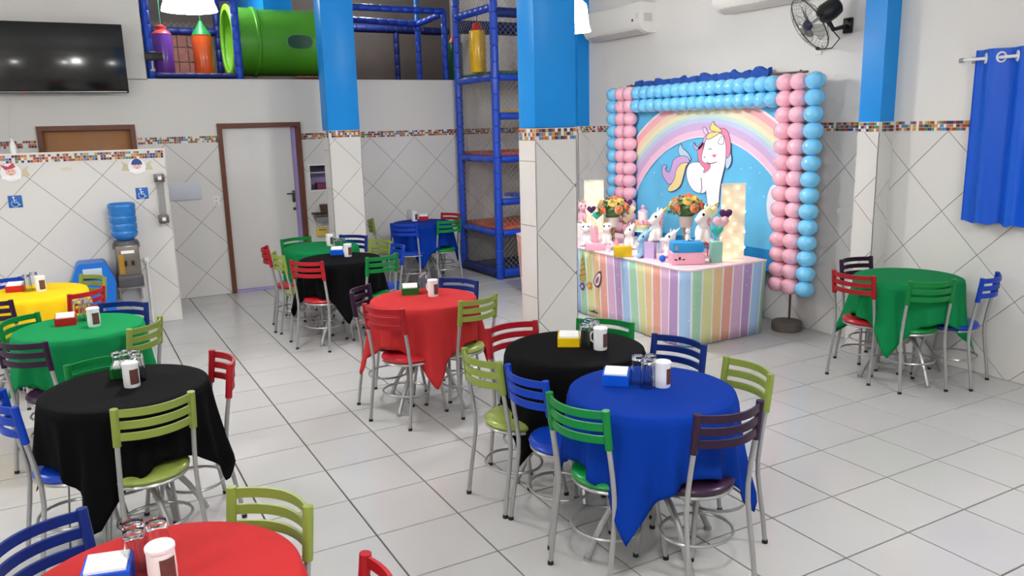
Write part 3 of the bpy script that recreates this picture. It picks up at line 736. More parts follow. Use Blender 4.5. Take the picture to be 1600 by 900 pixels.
e1 = ax.orthogonal().normalized(); e2 = ax.cross(e1)
for k in range(3):
    q0 = 2*PI*k/3+.4; mb = MB(); pts = []
    for (rr, a, tw_) in ((.04, -.25, .02), (.10, -.42, .028), (.18, -.45, .03), (.205, -.2, .015), (.205, .2, -.015), (.16, .35, -.028), (.08, .3, -.02), (.04, .2, -.015)):
        pts.append(hl-ax*.02+rr*(math.cos(q0+a)*e1+math.sin(q0+a)*e2)+ax*tw_)
    n = len(pts); b2 = [p-ax*.004 for p in pts]
    mb.add(pts+b2, [tuple(range(n)), tuple(range(2*n-1, n-1, -1))]+[(i, n+i, n+(i+1) % n, (i+1) % n) for i in range(n)]); mb.build('fan_blade', M_blade, fn)
M_wire = P('dark_wire', (66, 62, 58), .4, .6)
cg = MB()
def ringp(rr, off, n=40): return [hl+ax*off+rr*(math.cos(2*PI*i/n)*e1+math.sin(2*PI*i/n)*e2) for i in range(n)]
cg.tube(ringp(.245, -.02), .005, 6, closed=True).tube(ringp(.13, .05), .002, 4, closed=True).tube(ringp(.05, .058), .003, 4, closed=True).tube(ringp(.15, -.09), .002, 4, closed=True)
for i in range(30):
    q = 2*PI*i/30; dr = math.cos(q)*e1+math.sin(q)*e2
    cg.tube([hl+ax*.058+dr*.05, hl+ax*.05+dr*.13, hl+ax*.02+dr*.21, hl-ax*.02+dr*.245, hl-ax*.07+dr*.2, hl-ax*.10+dr*.08], .0013, 3, caps=False)
cg.build('wire_cage', M_wire, fn)
oz = onx(1280, 78, XR-.012)
ot = thing('wall_outlet', 'small white power outlet on the wall below the fan', 'outlet', oz)
MB().bbox((0, 0, 0), (.02, .06, .085), .004).build('outlet_plate', M_white, ot)
MB().cyl((-.01, 0, .015), (-.035, 0, .012), .014).build('plug', M_black, ot)
wpts = [mot+Vector((.02, 0, -.09)), onx(1312, 60, XR-.05), onx(1300, 75, XR-.04), onx(1277, 78, XR-.045)]
tag(MB().tube(wpts, .005, 6).build('fan_cable', M_black), 'thin dark cable looping from the fan to the outlet', 'cable')
# curtain
cu = thing('curtain', 'royal blue eyelet curtain hanging on a rod by the right wall', 'curtain', (4.83, -2.13, 1.19))
z_t, z_b = 2.455, 1.185; y0c, y1c = -2.125, -3.3
mb = MB(); NU, NV = 96, 10; tk = .004
def cpt(i, j, s):
    u = i/NU; v = j/NV; y = y0c+(y1c-y0c)*u - 2.0*0; ph_ = u*2*PI*5.2+.6
    amp = .038*(1+.25*v*math.sin(3*ph_*.37)); x = 4.835+amp*math.sin(ph_)+.012*math.sin(ph_*2.3+1)*v + s*tk
    y += .012*v*math.sin(ph_*1.0+1)
    return (x-4.83, y+2.13, z_t-1.19+(z_b-z_t)*v+(.008*math.sin(ph_*1.7) if j == NV else 0))
W_ = NV+1
for s in (0, 1): mb.v += [cpt(i, j, s) for i in range(NU+1) for j in range(NV+1)]
o_b = (NU+1)*W_
for i in range(NU):
    for j in range(NV):
        a = i*W_+j; mb.f.append((a, a+1, a+W_+1, a+W_)); mb.f.append((o_b+a, o_b+a+W_, o_b+a+W_+1, o_b+a+1))
    a = i*W_+NV; mb.f.append((a, o_b+a, o_b+a+W_, a+W_)); a = i*W_; mb.f.append((a, a+W_, o_b+a+W_, o_b+a))
mb.f.append(tuple(range(0, W_))+tuple(o_b+k for k in range(W_-1, -1, -1))); mb.mi = [0]*len(mb.f)
mb.build('curtain_fabric', P('royal_blue_satin', (8, 88, 206), .42, var=.05, scale=4, spec=.4), cu, 70)
for k in range(1, 11):
    u = (k*PI-.6)/(2*PI*5.2)
    if u > 1: continue
    yy = y0c+(y1c-y0c)*u+2.13
    sg = 1 if k % 2 else -1; tn2 = Vector((-sg*.55, -.83, 0)).normalized()*.0
    pts = [(.030*math.cos(2*PI*i/18)*.75, yy+.030*math.cos(2*PI*i/18)*.65*sg, 2.392-1.19+.034*math.sin(2*PI*i/18)) for i in range(18)]
    MB().tube(pts, .007, 6, closed=True).build('eyelet', M_white, cu)
rd = thing('curtain_rod', 'white curtain rod with bracket on the right wall', 'curtain rod', (4.83, -2.09, 2.39))
MB().cyl((0, .06, 0), (0, -1.25, 0), .012).build('rod', M_white, rd)
MB().cyl((0, .07, 0), (0, .04, 0), .018).cyl((0, .02, 0), (XR-4.83-.004, .02, 0), .007).box((XR-4.83-.006, .02, 0), (.006, .03, .05)).build('rod_bracket', M_steel, rd)

# ------------------------------------------------------------------ balloon frame and backdrop
BX = 4.68
M_bb = P('balloon_sky_blue', (122, 204, 248), .1, var=.03, coat=.6, sss=.1); M_bp = P('balloon_pink', (248, 188, 206), .1, var=.03, coat=.6, sss=.1)
def balloon_mesh(m, nm):
    return MB().lathe([(0, -.075), (.035, -.068), (.062, -.045), (.073, -.012), (.074, .012), (.064, .044), (.037, .067), (0, .075)], 16, M=Matrix.Rotation(PI/2, 3, 'Y')).mesh(nm, m, 60)
bmB, bmP = balloon_mesh(M_bb, 'balloon_blue'), balloon_mesh(M_bp, 'balloon_pink')
bf = thing('balloon_frame', 'square arch of pink and sky-blue balloons around the backdrop', 'balloon frame', (BX, .7, 0))
def bal(y, z, m, sc=1.0):
    o = link('balloon', m, bf); o.location = (random.uniform(-.006, .006), y-.7, z); s = sc*random.uniform(.985, 1.03); o.scale = (s*1.1, s*1.2, s*1.06)
rows = [2.312-.1435*k for k in range(14)]
for z in rows:
    for y, m in ((-.485, bmP), (-.645, bmP), (-.815, bmB), (2.155, bmB), (1.995, bmP), (1.835, bmP)): bal(y, z, m)
for k in range(16):
    for z in rows[:2]: bal(1.69-.135*k, z, bmB, .96)
for y in (-.57, 1.92):
    MB().cyl((.09, y-.7, .02), (.09, y-.7, 2.42), .011, n=8).build('frame_pole', P('rusty_steel', (110, 92, 80), .5, .5), bf)
    MB().lathe([(.13, 0), (.14, .012), (.142, .075), (.13, .09), (.05, .092), (.02, .1), (0, .1)], 26, (.06, y-.7, 0)).build('weighted_base', P('concrete_base', (112, 104, 96), .8, var=.15, bump=.3), bf)
MB().cyl((.09, -1.35, 2.4), (.09, 1.3, 2.4), .011, n=8).build('frame_pole', P('rusty_steel', (110, 92, 80)), bf)
# printed backdrop (flat print on cloth): sky, rainbow, unicorn drawn as thin applied shapes
KX = 4.772
M_sky = P('print_sky_blue', (100, 192, 236), .75, var=.18, scale=2.5, bump=.04)
bd = thing('backdrop', 'printed cloth backdrop with white unicorn under a pastel rainbow', 'backdrop', (KX, .65, .5))
def bp(y, z): return (-(y-.65), z-.5)
mb = MB(); NU, NV = 40, 16; W_ = NV+1
for s in (0, 1):
    for i in range(NU+1):
        for j in range(NV+1):
            y = 1.86-2.42*i/NU; z = .52+1.86*j/NV
            x = .006*math.sin(i*.9+j*.35)*(.3+.7*(1-j/NV)) + (0 if s == 0 else .004)
            mb.v.append((x, y-.65, z-.5))
o_b = (NU+1)*W_
for i in range(NU):
    for j in range(NV):
        a = i*W_+j; mb.f.append((a, a+W_, a+W_+1, a+1)); mb.f.append((o_b+a, o_b+a+1, o_b+a+W_+1, o_b+a+W_))
mb.mi = [0]*len(mb.f); mb.build('printed_cloth', M_sky, bd, 80)
UX, UY = (0, -1, 0), (0, 0, 1)
lay = [0]
def shape(nm, poly, rgb, lv, par=bd, var=.03):
    m = P('print_%d_%d_%d' % rgb, rgb, .75, var=var, scale=5)
    MB().prism(poly, (-.009-.0012*lv, 0, 0), UX, UY, .0011).build(nm, m, par, 0)
def arc(r0_, r1_, a0, a1, c, n=40):
    o = [(c[0]+r0_*math.cos(a0+(a1-a0)*i/n), c[1]+r0_*math.sin(a0+(a1-a0)*i/n)) for i in range(n+1)]
    return o+[(c[0]+r1_*math.cos(a0+(a1-a0)*i/n), c[1]+r1_*math.sin(a0+(a1-a0)*i/n)) for i in range(n, -1, -1)]
rc = bp(.64, .45); lim = (bp(1.80, 0)[0], bp(-.50, 0)[0], bp(0, .56)[1], bp(0, 2.2)[1])
def rarc(a, b): return clip(arc(a, b, .12, PI-.12, rc), lim)
for k, (a, b, col) in enumerate([(1.365, 1.380, (236, 226, 240)), (1.380, 1.445, (242, 196, 222)), (1.445, 1.515, (206, 176, 216)), (1.515, 1.565, (196, 202, 232)), (1.565, 1.605, (196, 224, 216)),
                                 (1.605, 1.655, (236, 230, 196)), (1.655, 1.710, (242, 214, 190)), (1.710, 1.780, (242, 178, 184)), (1.780, 1.805, (244, 232, 236))]):
    q = rarc(a, b)
    if q: shape('rainbow_band', q, col, 1)
def K(pts, s=4.5, ox=950, oy=100):
    out = []
    for a, b in pts:
        v = onx(ox+a/s, oy+b/s, KX-.012); out.append(bp(v.y, v.z))
    return out
def blob(cx_, cy_, rx, ry, n=24): return K([(cx_+rx*math.cos(2*PI*i/n), cy_+ry*math.sin(2*PI*i/n)) for i in range(n)])
def smooth(pts, it=2):
    for _ in range(it):
        o = []
        for i in range(len(pts)):
            p, q = pts[i], pts[(i+1) % len(pts)]
            o += [(p[0]*.75+q[0]*.25, p[1]*.75+q[1]*.25), (p[0]*.25+q[0]*.75, p[1]*.25+q[1]*.75)]
        pts = o
    return pts
OUTL = (72, 62, 110)
body = [(700, 500), (770, 482), (822, 505), (832, 600), (826, 700), (808, 770), (790, 850), (782, 930), (778, 1010), (705, 1010), (696, 930), (690, 870), (688, 905), (640, 908), (600, 890), (565, 835), (552, 770), (560, 720), (590, 692), (640, 690), (672, 706), (655, 675), (654, 640), (675, 598), (685, 545)]
def grow(pts, k=5):
    cx_ = sum(p[0] for p in pts)/len(pts); cy_ = sum(p[1] for p in pts)/len(pts); o = []
    n = len(pts); ar = sum(pts[i][0]*pts[(i+1) % n][1]-pts[(i+1) % n][0]*pts[i][1] for i in range(n))
    for i in range(n):
        a, b = pts[i-1], pts[(i+1) % n]; tx, ty_ = b[0]-a[0], b[1]-a[1]; l = math.hypot(tx, ty_) or 1
        sg = 1 if ar > 0 else -1
        o.append((pts[i][0]+sg*ty_/l*k, pts[i][1]-sg*tx/l*k))
    return o
def drawn(nm, pts, rgb, lv, ol=3.5):
    sp = smooth(pts)
    if ol: shape('outline', K(grow(sp, ol)), OUTL, lv-.5)
    shape(nm, K(sp), rgb, lv)
tl = [(575, 690), (560, 650), (510, 645), (460, 670), (445, 740), (430, 770), (395, 740), (420, 712), (385, 712), (378, 770), (415, 835), (440, 850), (480, 790), (500, 720), (560, 692)]
drawn('tail', tl, (206, 170, 222), 3)
drawn('tail', [(590, 685), (560, 620), (515, 590), (517, 558), (495, 590), (500, 645), (560, 660)], (180, 216, 232), 2)
drawn('tail', [(570, 695), (520, 695), (480, 740), (470, 820), (412, 880), (440, 902), (510, 865), (532, 780), (548, 715)], (240, 222, 160), 4)
drawn('mane', [(790, 445), (840, 465), (858, 530), (864, 600), (852, 652), (826, 664), (815, 560), (800, 490)], (240, 140, 168), 3)
drawn('mane', [(845, 600), (868, 640), (866, 700), (835, 745), (822, 700)], (190, 216, 232), 2)
drawn('unicorn_body', body, (246, 246, 250), 5)
drawn('mane', [(640, 570), (682, 540), (662, 620), (655, 680), (690, 705), (722, 702), (715, 740), (668, 770), (688, 735), (664, 715), (640, 680), (632, 620)], (240, 134, 166), 6)
drawn('mane', [(605, 545), (612, 575), (640, 590), (668, 550), (686, 500), (700, 515), (650, 605), (618, 600), (604, 575)], (214, 178, 222), 6)
drawn('mane', [(690, 512), (718, 482), (795, 478), (765, 500), (730, 520), (705, 532)], (242, 218, 140), 7)
drawn('mane', [(718, 442), (748, 395), (744, 425), (792, 455), (805, 482), (725, 470)], (244, 216, 140), 6)
drawn('horn', [(668, 438), (690, 450), (708, 488), (690, 500), (676, 480)], (226, 200, 232), 6)
drawn('ear', [(772, 552), (815, 492), (818, 560), (796, 566)], (250, 236, 240), 7)
shape('eye', K(smooth([(703, 604), (720, 590), (738, 604), (720, 598)])), (60, 50, 84), 7)
shape('smile', K(smooth([(692, 686), (720, 700), (770, 685), (772, 690), (720, 706), (690, 692)])), (90, 70, 110), 7)
shape('nostril', blob(681, 655, 5, 5), (150, 120, 150), 7)
shape('cheek_heart', K(smooth([(738, 632), (750, 640), (762, 630), (764, 645), (750, 660), (737, 646)])), (242, 110, 140), 7)
shape('leg_line', K([(657, 800), (661, 800), (664, 880), (655, 908), (652, 905), (660, 880)]), OUTL, 7)
for cx_, cy_, rx, ry in ((1168, 1000, 52, 150), (1190, 1090, 60, 70)):
    pl_ = clip(blob(cx_, cy_, rx, ry), lim)
    if pl_: shape('cloud', pl_, (232, 232, 244), 2+rx*.02)
random.seed(11)
for k in range(26):
    u, v = random.uniform(300, 1130), random.uniform(560, 1000)
    if 380 < u < 880 and v > 520: continue
    shape('star', blob(u, v, 4, 5, 6), (214, 236, 248), 2)
for k in range(14): shape('star', blob(random.uniform(380, 640), random.uniform(540, 640), 3.5, 4, 6), (214, 236, 248), 1)
shape('ground_strip', [bp(1.8, .53), bp(-.5, .53), bp(-.5, .74), bp(1.8, .74)], (24, 136, 204), 3)
# bunched navy cloth on top of the frame
dr = MB(); up_ = []; n = 60
for i in range(n+1):
    u = i/n; y = 1.83-2.05*u; hgt = .045+.03*abs(math.sin(i*.71))*(.4+u)+(.02 if i % 11 < 3 else 0)
    up_.append((y, hgt, .02*math.sin(i*.9)))
for y, hg, dx in up_: dr.v += [(4.74+dx, y, 2.385), (4.80+dx, y, 2.385), (4.79+dx, y, 2.385+hg), (4.75+dx, y, 2.385+hg*.92)]
for i in range(n):
    for j in range(4): a = i*4; dr.f.append((a+j, a+4+j, a+4+(j+1) % 4, a+(j+1) % 4))
dr.f += [(0, 1, 2, 3), (n*4+3, n*4+2, n*4+1, n*4)]; dr.mi = [0]*len(dr.f)
tag(dr.build('fabric_drape', P('navy_cloud_fabric', (26, 74, 160), .8, var=.35, scale=14, bump=.4)), 'bunched navy blue cloth lying along the top of the balloon frame', 'drape')

# ------------------------------------------------------------------ party table
PTZ = .72; PX0, PX1, PYR, PYL = 3.46, 4.42, -.585, 2.48; TAP = .035
SW = .121; YS = .36
def stripe_mat():
    m = bpy.data.materials.new('pastel_striped_print'); m.use_nodes = True; nt = m.node_tree; b = nt.nodes['Principled BSDF']
    uvn = nt.nodes.new('ShaderNodeUVMap'); sx = nt.nodes.new('ShaderNodeSeparateXYZ'); nt.links.new(uvn.outputs[0], sx.inputs[0])
    fr = nt.nodes.new('ShaderNodeMath'); fr.operation = 'FRACT'; nt.links.new(sx.outputs[0], fr.inputs[0])
    cr = nt.nodes.new('ShaderNodeValToRGB'); cr.color_ramp.interpolation = 'CONSTANT'
    cols = [(166, 198, 236), (168, 214, 182), (224, 224, 162), (236, 200, 150), (234, 166, 150), (220, 178, 210), (184, 148, 198)]
    el = cr.color_ramp.elements
    for k, c in enumerate(cols):
        for p_, cc in ((k/7, c), (k/7+.122, (240, 236, 240))):
            e = el[0] if (k == 0 and cc == c) else (el[1] if (k == 0) else el.new(p_)); e.position = p_; e.color = L(cc)
    nt.links.new(fr.outputs[0], cr.inputs[0])
    tc = nt.nodes.new('ShaderNodeTexCoord'); vo = nt.nodes.new('ShaderNodeTexVoronoi'); vo.inputs['Scale'].default_value = 16
    nt.links.new(tc.outputs['Object'], vo.inputs['Vector'])
    mr = nt.nodes.new('ShaderNodeMapRange'); mr.inputs['From Min'].default_value = .05; mr.inputs['From Max'].default_value = .16; mr.inputs['To Min'].default_value = .75; mr.inputs['To Max'].default_value = 0
    nt.links.new(vo.outputs['Distance'], mr.inputs['Value'])
    mx = nt.nodes.new('ShaderNodeMix'); mx.data_type = 'RGBA'; mx.inputs['B'].default_value = (.85, .8, .88, 1)
    nt.links.new(mr.outputs[0], mx.inputs['Factor']); nt.links.new(cr.outputs[0], mx.inputs['A']); nt.links.new(mx.outputs['Result'], b.inputs['Base Color'])
    b.inputs['Roughness'].default_value = .6; return m
pt = thing('party_table', 'long cake table with pastel striped cover and pink top', 'table', (3.85, .8, 0))
o4 = Vector((3.85, .8, 0))
path = [(PX1, PYL)]
def cornr(cx_, cy_, a0, a1, r_, n=6): return [(cx_+r_*math.cos(a0+(a1-a0)*i/n), cy_+r_*math.sin(a0+(a1-a0)*i/n)) for i in range(n+1)]
path += cornr(PX0+.08, PYL-.08, PI/2, PI, .08) + [(PX0, PYL-.08-(PYL-PYR-.2)*k/30) for k in range(1, 30)] + cornr(PX0+.12, PYR+.12, PI, 1.5*PI, .12) + [(PX0+.12+(PX1-PX0-.12)*k/9, PYR) for k in range(1, 10)]
sl = [0]
for a, b in zip(path, path[1:]): sl.append(sl[-1]+math.hypot(b[0]-a[0], b[1]-a[1]))
i0 = min(range(len(path)), key=lambda i: abs(path[i][1]-YS)+abs(path[i][0]-PX0)); s0 = sl[i0]+(path[i0][1]-YS)
cv = MB(); uvs = []; NV = 6
for j in range(NV+1):
    v = j/NV
    for i, (x, y) in enumerate(path):
        tx = x+(TAP*(1-v) if x < PX0+.2 else TAP*(1-v)*max(0, (PX1-x)/(PX1-PX0)))
        tyy = y+(.04*(1-v)*(1 if y < 0 else -1))*min(1, abs(y-.8)/1.4)
        wv = .010*(1-v)*math.sin(i*1.7)*(1 if i > 8 else 0)
        cv.v.append((tx-o4.x+wv, tyy-o4.y, .01+(PTZ-.012)*v)); uvs.append(((sl[i]-s0)/(7*SW), v))
n = len(path)
for j in range(NV):
    for i in range(n-1): a = j*n+i; cv.f.append((a, a+1, a+n+1, a+n))
cv.mi = [0]*len(cv.f); me = cv.mesh('striped_cover', stripe_mat(), 60)
ul_ = me.uv_layers.new(name='UVMap')
for lp in me.loops: ul_.data[lp.index].uv = uvs[lp.vertex_index]
co = link('striped_cover', me, pt); sm = co.modifiers.new('solid', 'SOLIDIFY'); sm.thickness = .003; sm.offset = -1
tp = path+[(PX1, PYL)]
M_pinktop = P('pale_pink_top', (250, 214, 220), .45)
MB().prism([(x-o4.x, y-o4.y) for x, y in path], (0, 0, PTZ-.02), (1, 0, 0), (0, 1, 0), .02).build('table_top', M_pinktop, pt, 30)
edge = [(x-o4.x, y-o4.y, PTZ-.006) for x, y in path]
MB().tube(edge, .007, 6).build('top_edging', P('white_edging', (250, 240, 244), .4), pt)
for x, y in ((3.62, -.5), (3.62, 2.1), (4.2, -.5), (4.2, 2.1)): MB().cyl((x-o4.x, y-o4.y, 0), (x-o4.x, y-o4.y, PTZ-.02), .02).build('leg', M_steel, pt)
# unicorn face printed on the front of the cover
tl_ = math.hypot(TAP, PTZ); UXF = Vector((0, -1, 0)); UYF = Vector((-TAP/tl_, 0, PTZ/tl_)); NF = UXF.cross(UYF)
OF = Vector((PX0+TAP, .9, 0))
def onf(px, py):
    d = ray(px, py); t_ = (OF-CAM).dot(NF)/d.dot(NF); q = CAM+d*t_-OF; return (q.dot(UXF), q.dot(UYF))
def fshape(nm, pts, rgb, lv, mirror=True, px=True):
    q = [onf(a, b) for a, b in pts] if px else pts
    cx_ = onf(911.5, 440)[0]
    for mm in ((0, 1) if mirror else (0,)):
        qq = q if not mm else [(2*cx_-.05-a, b) for a, b in q]
        MB().prism(qq, OF-o4+NF*(.0125+.0011*lv), UXF, UYF, .001).build(nm, P('print_%d_%d_%d' % rgb, rgb, .6), pt, 0)
def disc(c, r_, n=16, lob=0): return [(c[0]+r_*(1+.18*(math.cos(lob*2*PI*i/n) if lob else 0))*math.cos(2*PI*i/n), c[1]+r_*(1+.18*(math.cos(lob*2*PI*i/n) if lob else 0))*math.sin(2*PI*i/n)) for i in range(n)]
fshape('printed_horn', [(911.5, 391), (917, 438), (907, 438)], (192, 164, 76), 0, False)
for k in range(4):
    yy = 404+k*8; hw_ = .6+k*1.05
    fshape('horn_band', [(911.5-hw_-1, yy+2), (911.5+hw_+1.2, yy-1), (911.5+hw_+1.4, yy+.2), (911.5-hw_-1, yy+3.4)], (128, 106, 50), 1, False)
fshape('printed_flower', disc(onf(911.5, 447), .042, 48, 6), (118, 78, 150), 2, False, False); fshape('flower_heart', disc(onf(911.5, 447), .014), (236, 232, 220), 3, False, False)
fshape('printed_flower', disc(onf(922, 446), .040, 48, 6), (222, 146, 70), 1, True, False); fshape('flower_heart', disc(onf(922, 446), .013), (242, 214, 120), 2, True, False)
fshape('printed_ear', smooth([(928, 443), (930, 432), (940.5, 420), (941.5, 436), (937, 452)]), (92, 62, 74), 0); fshape('ear_lining', smooth([(929.5, 442), (931.5, 433), (939.5, 424), (940, 436), (936, 448)]), (246, 232, 232), 1); fshape('ear_lining', smooth([(931.5, 441), (933, 435), (937.5, 430), (938, 437), (935, 444)]), (170, 96, 124), 2)
fshape('printed_lash', [(919.5, 484), (927, 487.5), (936, 490.5), (936, 488), (931, 487), (935, 484.5), (930, 486), (931, 483), (927.5, 485.5)], (70, 60, 80), 1)

# ------------------------------------------------------------------ things on the party table
TI = PTZ+.0005; FACE = -YAW
def at(px, py, z=None): return onz(px, py, TI if z is None else z)
M_plush = P('white_plush', (244, 240, 238), .8, var=.03, scale=40); M_plushb = P('blue_plush', (150, 194, 226), .8, var=.03, scale=40); M_plushp = P('pink_plush', (246, 190, 204), .8)
M_gold = P('gold_horn', (226, 186, 90), .35, .3); M_eye = P('black_eye', (20, 18, 24), .15)
UMESH = {}
def uni_mesh(kind, mat):
    key = (kind, mat.name)
    if key in UMESH: return UMESH[key]
    b = MB()
    b.ball((0, 0, .25), (.19, .17, .26), 18); b.ball((0, -.02, .45), (.11, .1, .14), 14)
    for sx in (-1, 1):
        b.ball((sx*.075, -.15, .2), (.055, .06, .17), 12); b.ball((sx*.17, -.13, .07), (.075, .12, .07), 12)
    if kind == 'front':
        b.ball((0, -.03, .68), (.2, .17, .17), 18); b.ball((-.03, -.15, .61), (.14, .11, .1), 14)
        for sx in (-1, 1): b.ball((sx*.14, .0, .86), (.04, .03, .085), 10, M=Matrix.Rotation(sx*.4, 3, 'Y'))
    else:
        Mt = Matrix.Rotation(.75, 3, 'Y')
        b.ball((.0, -.03, .66), (.14, .14, .2), 18, M=Mt); b.ball((-.12, -.09, .58), (.1, .1, .09), 14); b.ball((.11, .0, .76), (.085, .1, .15), 14, M=Mt)
        for sx in (-1, 1): b.ball((.10+.03*sx, .05-.06*sx, .88), (.03, .03, .08), 10, M=Matrix.Rotation(.35, 3, 'Y'))
    me = b.mesh('tmp', mat); o = bpy.data.objects.new('tmp', me); C.objects.link(o)
    rm = o.modifiers.new('r', 'REMESH'); rm.mode = 'VOXEL'; rm.voxel_size = .026
    s_ = o.modifiers.new('s', 'SMOOTH'); s_.iterations = 4; s_.factor = .5
    dg = bpy.context.evaluated_depsgraph_get(); me2 = bpy.data.meshes.new_from_object(o.evaluated_get(dg))
    bpy.data.objects.remove(o); me2.polygons.foreach_set('use_smooth', [True]*len(me2.polygons)); me2.name = 'plush_body'
    UMESH[key] = me2; return me2
def unicorn(kind, mat, p, sc, label, horn=M_gold, mane=M_plushp, rz=0.0):
    t = thing('plush_unicorn', label, 'toy', p, FACE+rz, 'sitting toy unicorns'); t.scale = (sc, sc, sc)
    link('plush_body', uni_mesh(kind, mat), t)
    if kind == 'front':
        MB().lathe([(.045, 0), (.03, .09), (.004, .2)], 10, (-.02, -.08, .81), M=rot_to((-.15, -.25, 1))).build('horn', horn, t)
        for sx in (-1, 1): MB().ball((sx*.085-.03, -.19, .70), (.03, .018, .036), 10).build('eye', M_eye, t)
        mn = MB()
        for k in range(5): mn.ball((.06+.03*k*.4, .11, .86-.1*k), (.07, .06, .08), 10)
        mn.build('mane', mane, t)
    else:
        MB().lathe([(.045, 0), (.03, .1), (.004, .24)], 10, (.19, -.05, .84), M=rot_to((.8, -.1, .75))).build('horn', horn, t)
        MB().ball((-.03, -.165, .71), (.032, .018, .038), 10).build('eye', M_eye, t)
        mn = MB()
        for k in range(5): mn.ball((.20-.015*k, .07, .82-.1*k), (.06, .06, .075), 10)
        mn.build('mane', mane, t)
    return t
def crate(name, label, cat, p, dims, mat, rz=FACE, lid=None):
    t = thing(name, label, cat, p, rz)
    MB().bbox((0, 0, dims[2]*.5), dims, .006).build('box_body', mat, t)
    if lid: MB().bbox((0, 0, dims[2]*.88), (dims[0]+.008, dims[1]+.008, dims[2]*.26), .006).build('box_lid', lid, t)
    return t
M_mint = P('mint_card', (142, 200, 184), .5); M_pinkc = P('pink_card', (240, 176, 196), .5); M_yel = P('mustard_yellow_card', (228, 190, 20), .45); M_lil = P('lilac_card', (206, 180, 224), .5)
M_cyan = P('bright_blue_lid', (26, 152, 218), .4)
# boxes that carry two of the unicorns
pb = at(1097, 401)
rbx = thing('display_stand', 'red wire stand under the large white unicorn', 'stand', pb, FACE)
hS = .125
for sx in (-1, 1):
    for sy in (-1, 1): MB().cyl((sx*.065, sy*.055, 0), (sx*.065, sy*.055, hS), .006).build('leg', P('red_wire', (206, 60, 56), .4), rbx)
MB().bbox((0, 0, hS-.005), (.15, .13, .01), .003).box((0, -.055, .05), (.13, .006, .006)).build('stand_top', P('red_wire', (206, 60, 56)), rbx)
unicorn('tilt', M_plush, pb+Vector((0, 0, hS)), .40, 'large white sitting unicorn on a red stand near the lights')
pf = at(1024, 394)
sbx = crate('striped_box', 'blue and white striped box under the gold-horned unicorn', 'box', pf, (.10, .09, .105), P('pale_blue_card', (170, 186, 222), .5))
for k in range(4): MB().box((-.037+.025*k, -.046, .052), (.01, .003, .10)).build('stripe', P('white_card', (240, 240, 244), .5), sbx)
unicorn('tilt', M_plush, pf+Vector((0, 0, .105)), .36, 'white unicorn with yellow horn on the striped box', horn=P('yellow_horn', (240, 190, 70), .4))
ph_ = at(916, 384); unicorn('front', M_plush, ph_, .30, 'leftmost white sitting unicorn beside the large column', mane=P('cream_plush', (240, 228, 180), .8))
unicorn('front', M_plush, at(948, 382), .29, 'white sitting unicorn facing forward beside the pink box')
unicorn('tilt', M_plush, at(983, 389), .29, 'white unicorn with lilac mane behind the yellow box', mane=P('lilac_plush', (206, 176, 214), .8), rz=.15)
unicorn('tilt', M_plushb, at(1004, 402), .29, 'pale blue unicorn sitting at the front edge of the cake table', horn=M_plushb, mane=M_plushb, rz=.1)
unicorn('tilt', M_plush, at(1045, 402), .29, 'small white unicorn holding a blue ball', horn=M_plush, mane=M_plush)
tag(MB().ball((0, 0, .032), .032, 14).build('blue_ball', P('royal_blue_ball', (30, 100, 210), .5)), 'small royal blue ball before the white unicorn', 'ball').location = at(1035, 409)
pk = at(908, 372); unicorn('front', M_plushp, Vector((pk.x+.05, pk.y+.05, TI+.17)), .27, 'pale pink unicorn on a tall stand at the left', rz=.3)
crate('white_pedestal', 'white box pedestal under the pale pink unicorn', 'box', (pk.x+.05, pk.y+.05, TI), (.14, .14, .169), M_white)
# boxes
gb = at(1118, 409)
tb2 = thing('treasure_box', 'pink box with bright blue drawer lid at the front corner', 'box', at(1072, 411), FACE)
MB().bbox((0, 0, .055), (.30, .2, .11), .008).build('box_body', M_pinkc, tb2)
MB().bbox((0, .005, .155), (.28, .19, .09), .01).build('box_lid', M_cyan, tb2)
MB().ball((-.08, -.102, .06), (.01, .004, .016), 8).ball((-.115, -.102, .05), (.016, .004, .006), 8).ball((-.045, -.102, .05), (.016, .004, .006), 8).build('painted_face', M_eye, tb2)
MB().box((-.11, -.092, .155), (.03, .004, .04)).build('latch', M_steel, tb2)
unicorn('front', M_plush, at(1072, 411)+Vector((.03, .02, .2005)), .13, 'tiny white unicorn figurine on the blue lid', rz=.4)
crate('mint_box', 'mint green square vase box with heart picks', 'box', gb, (.10, .10, .19), M_mint)
crate('yellow_box', 'mustard yellow rectangular box at the table front edge', 'box', at(973, 401), (.17, .07, .105), M_yel)
crate('pink_tray', 'low pink box at the left front of the cake table', 'box', at(930, 391), (.20, .08, .07), M_pinkc)
crate('pink_vase', 'tall pink card vase behind the unicorns', 'vase', at(927, 379), (.10, .09, .17), M_pinkc)
cd_ = thing('lilac_card', 'lilac folded card beside the blue unicorn', 'card', at(1014, 404), FACE-.7)
MB().box((0, 0, .08), (.11, .004, .16)).build('card_front', M_lil, cd_); MB().box((0, .03, .08), (.11, .004, .16), M=Matrix.Rotation(.2, 3, 'X')).build('card_back', M_lil, cd_)
# sweets in cups
for k, (x, y, c1, c2) in enumerate(((957, 391, (150, 200, 190), (246, 196, 206)), (963, 386, (246, 200, 210), (244, 150, 170)), (950, 393, (250, 240, 244), (240, 180, 200)))):
    cu_ = thing('cupcake', ['mint cup cake with pink swirl by the yellow box', 'pink cup cake in the cluster by the yellow box', 'white cup cake at the front edge by the pink box'][k], 'cupcake', at(x, y), 0, 'cupcakes on the cake table')
    MB().lathe([(.02, 0), (.028, .035), (0, .035)], 14).build('paper_cup', P('cup_%d' % k, c1, .6), cu_)
    MB().lathe([(.03, .035), (.028, .05), (.018, .062), (.016, .07), (.003, .088)], 14).build('icing', P('icing_%d' % k, c2, .6), cu_)
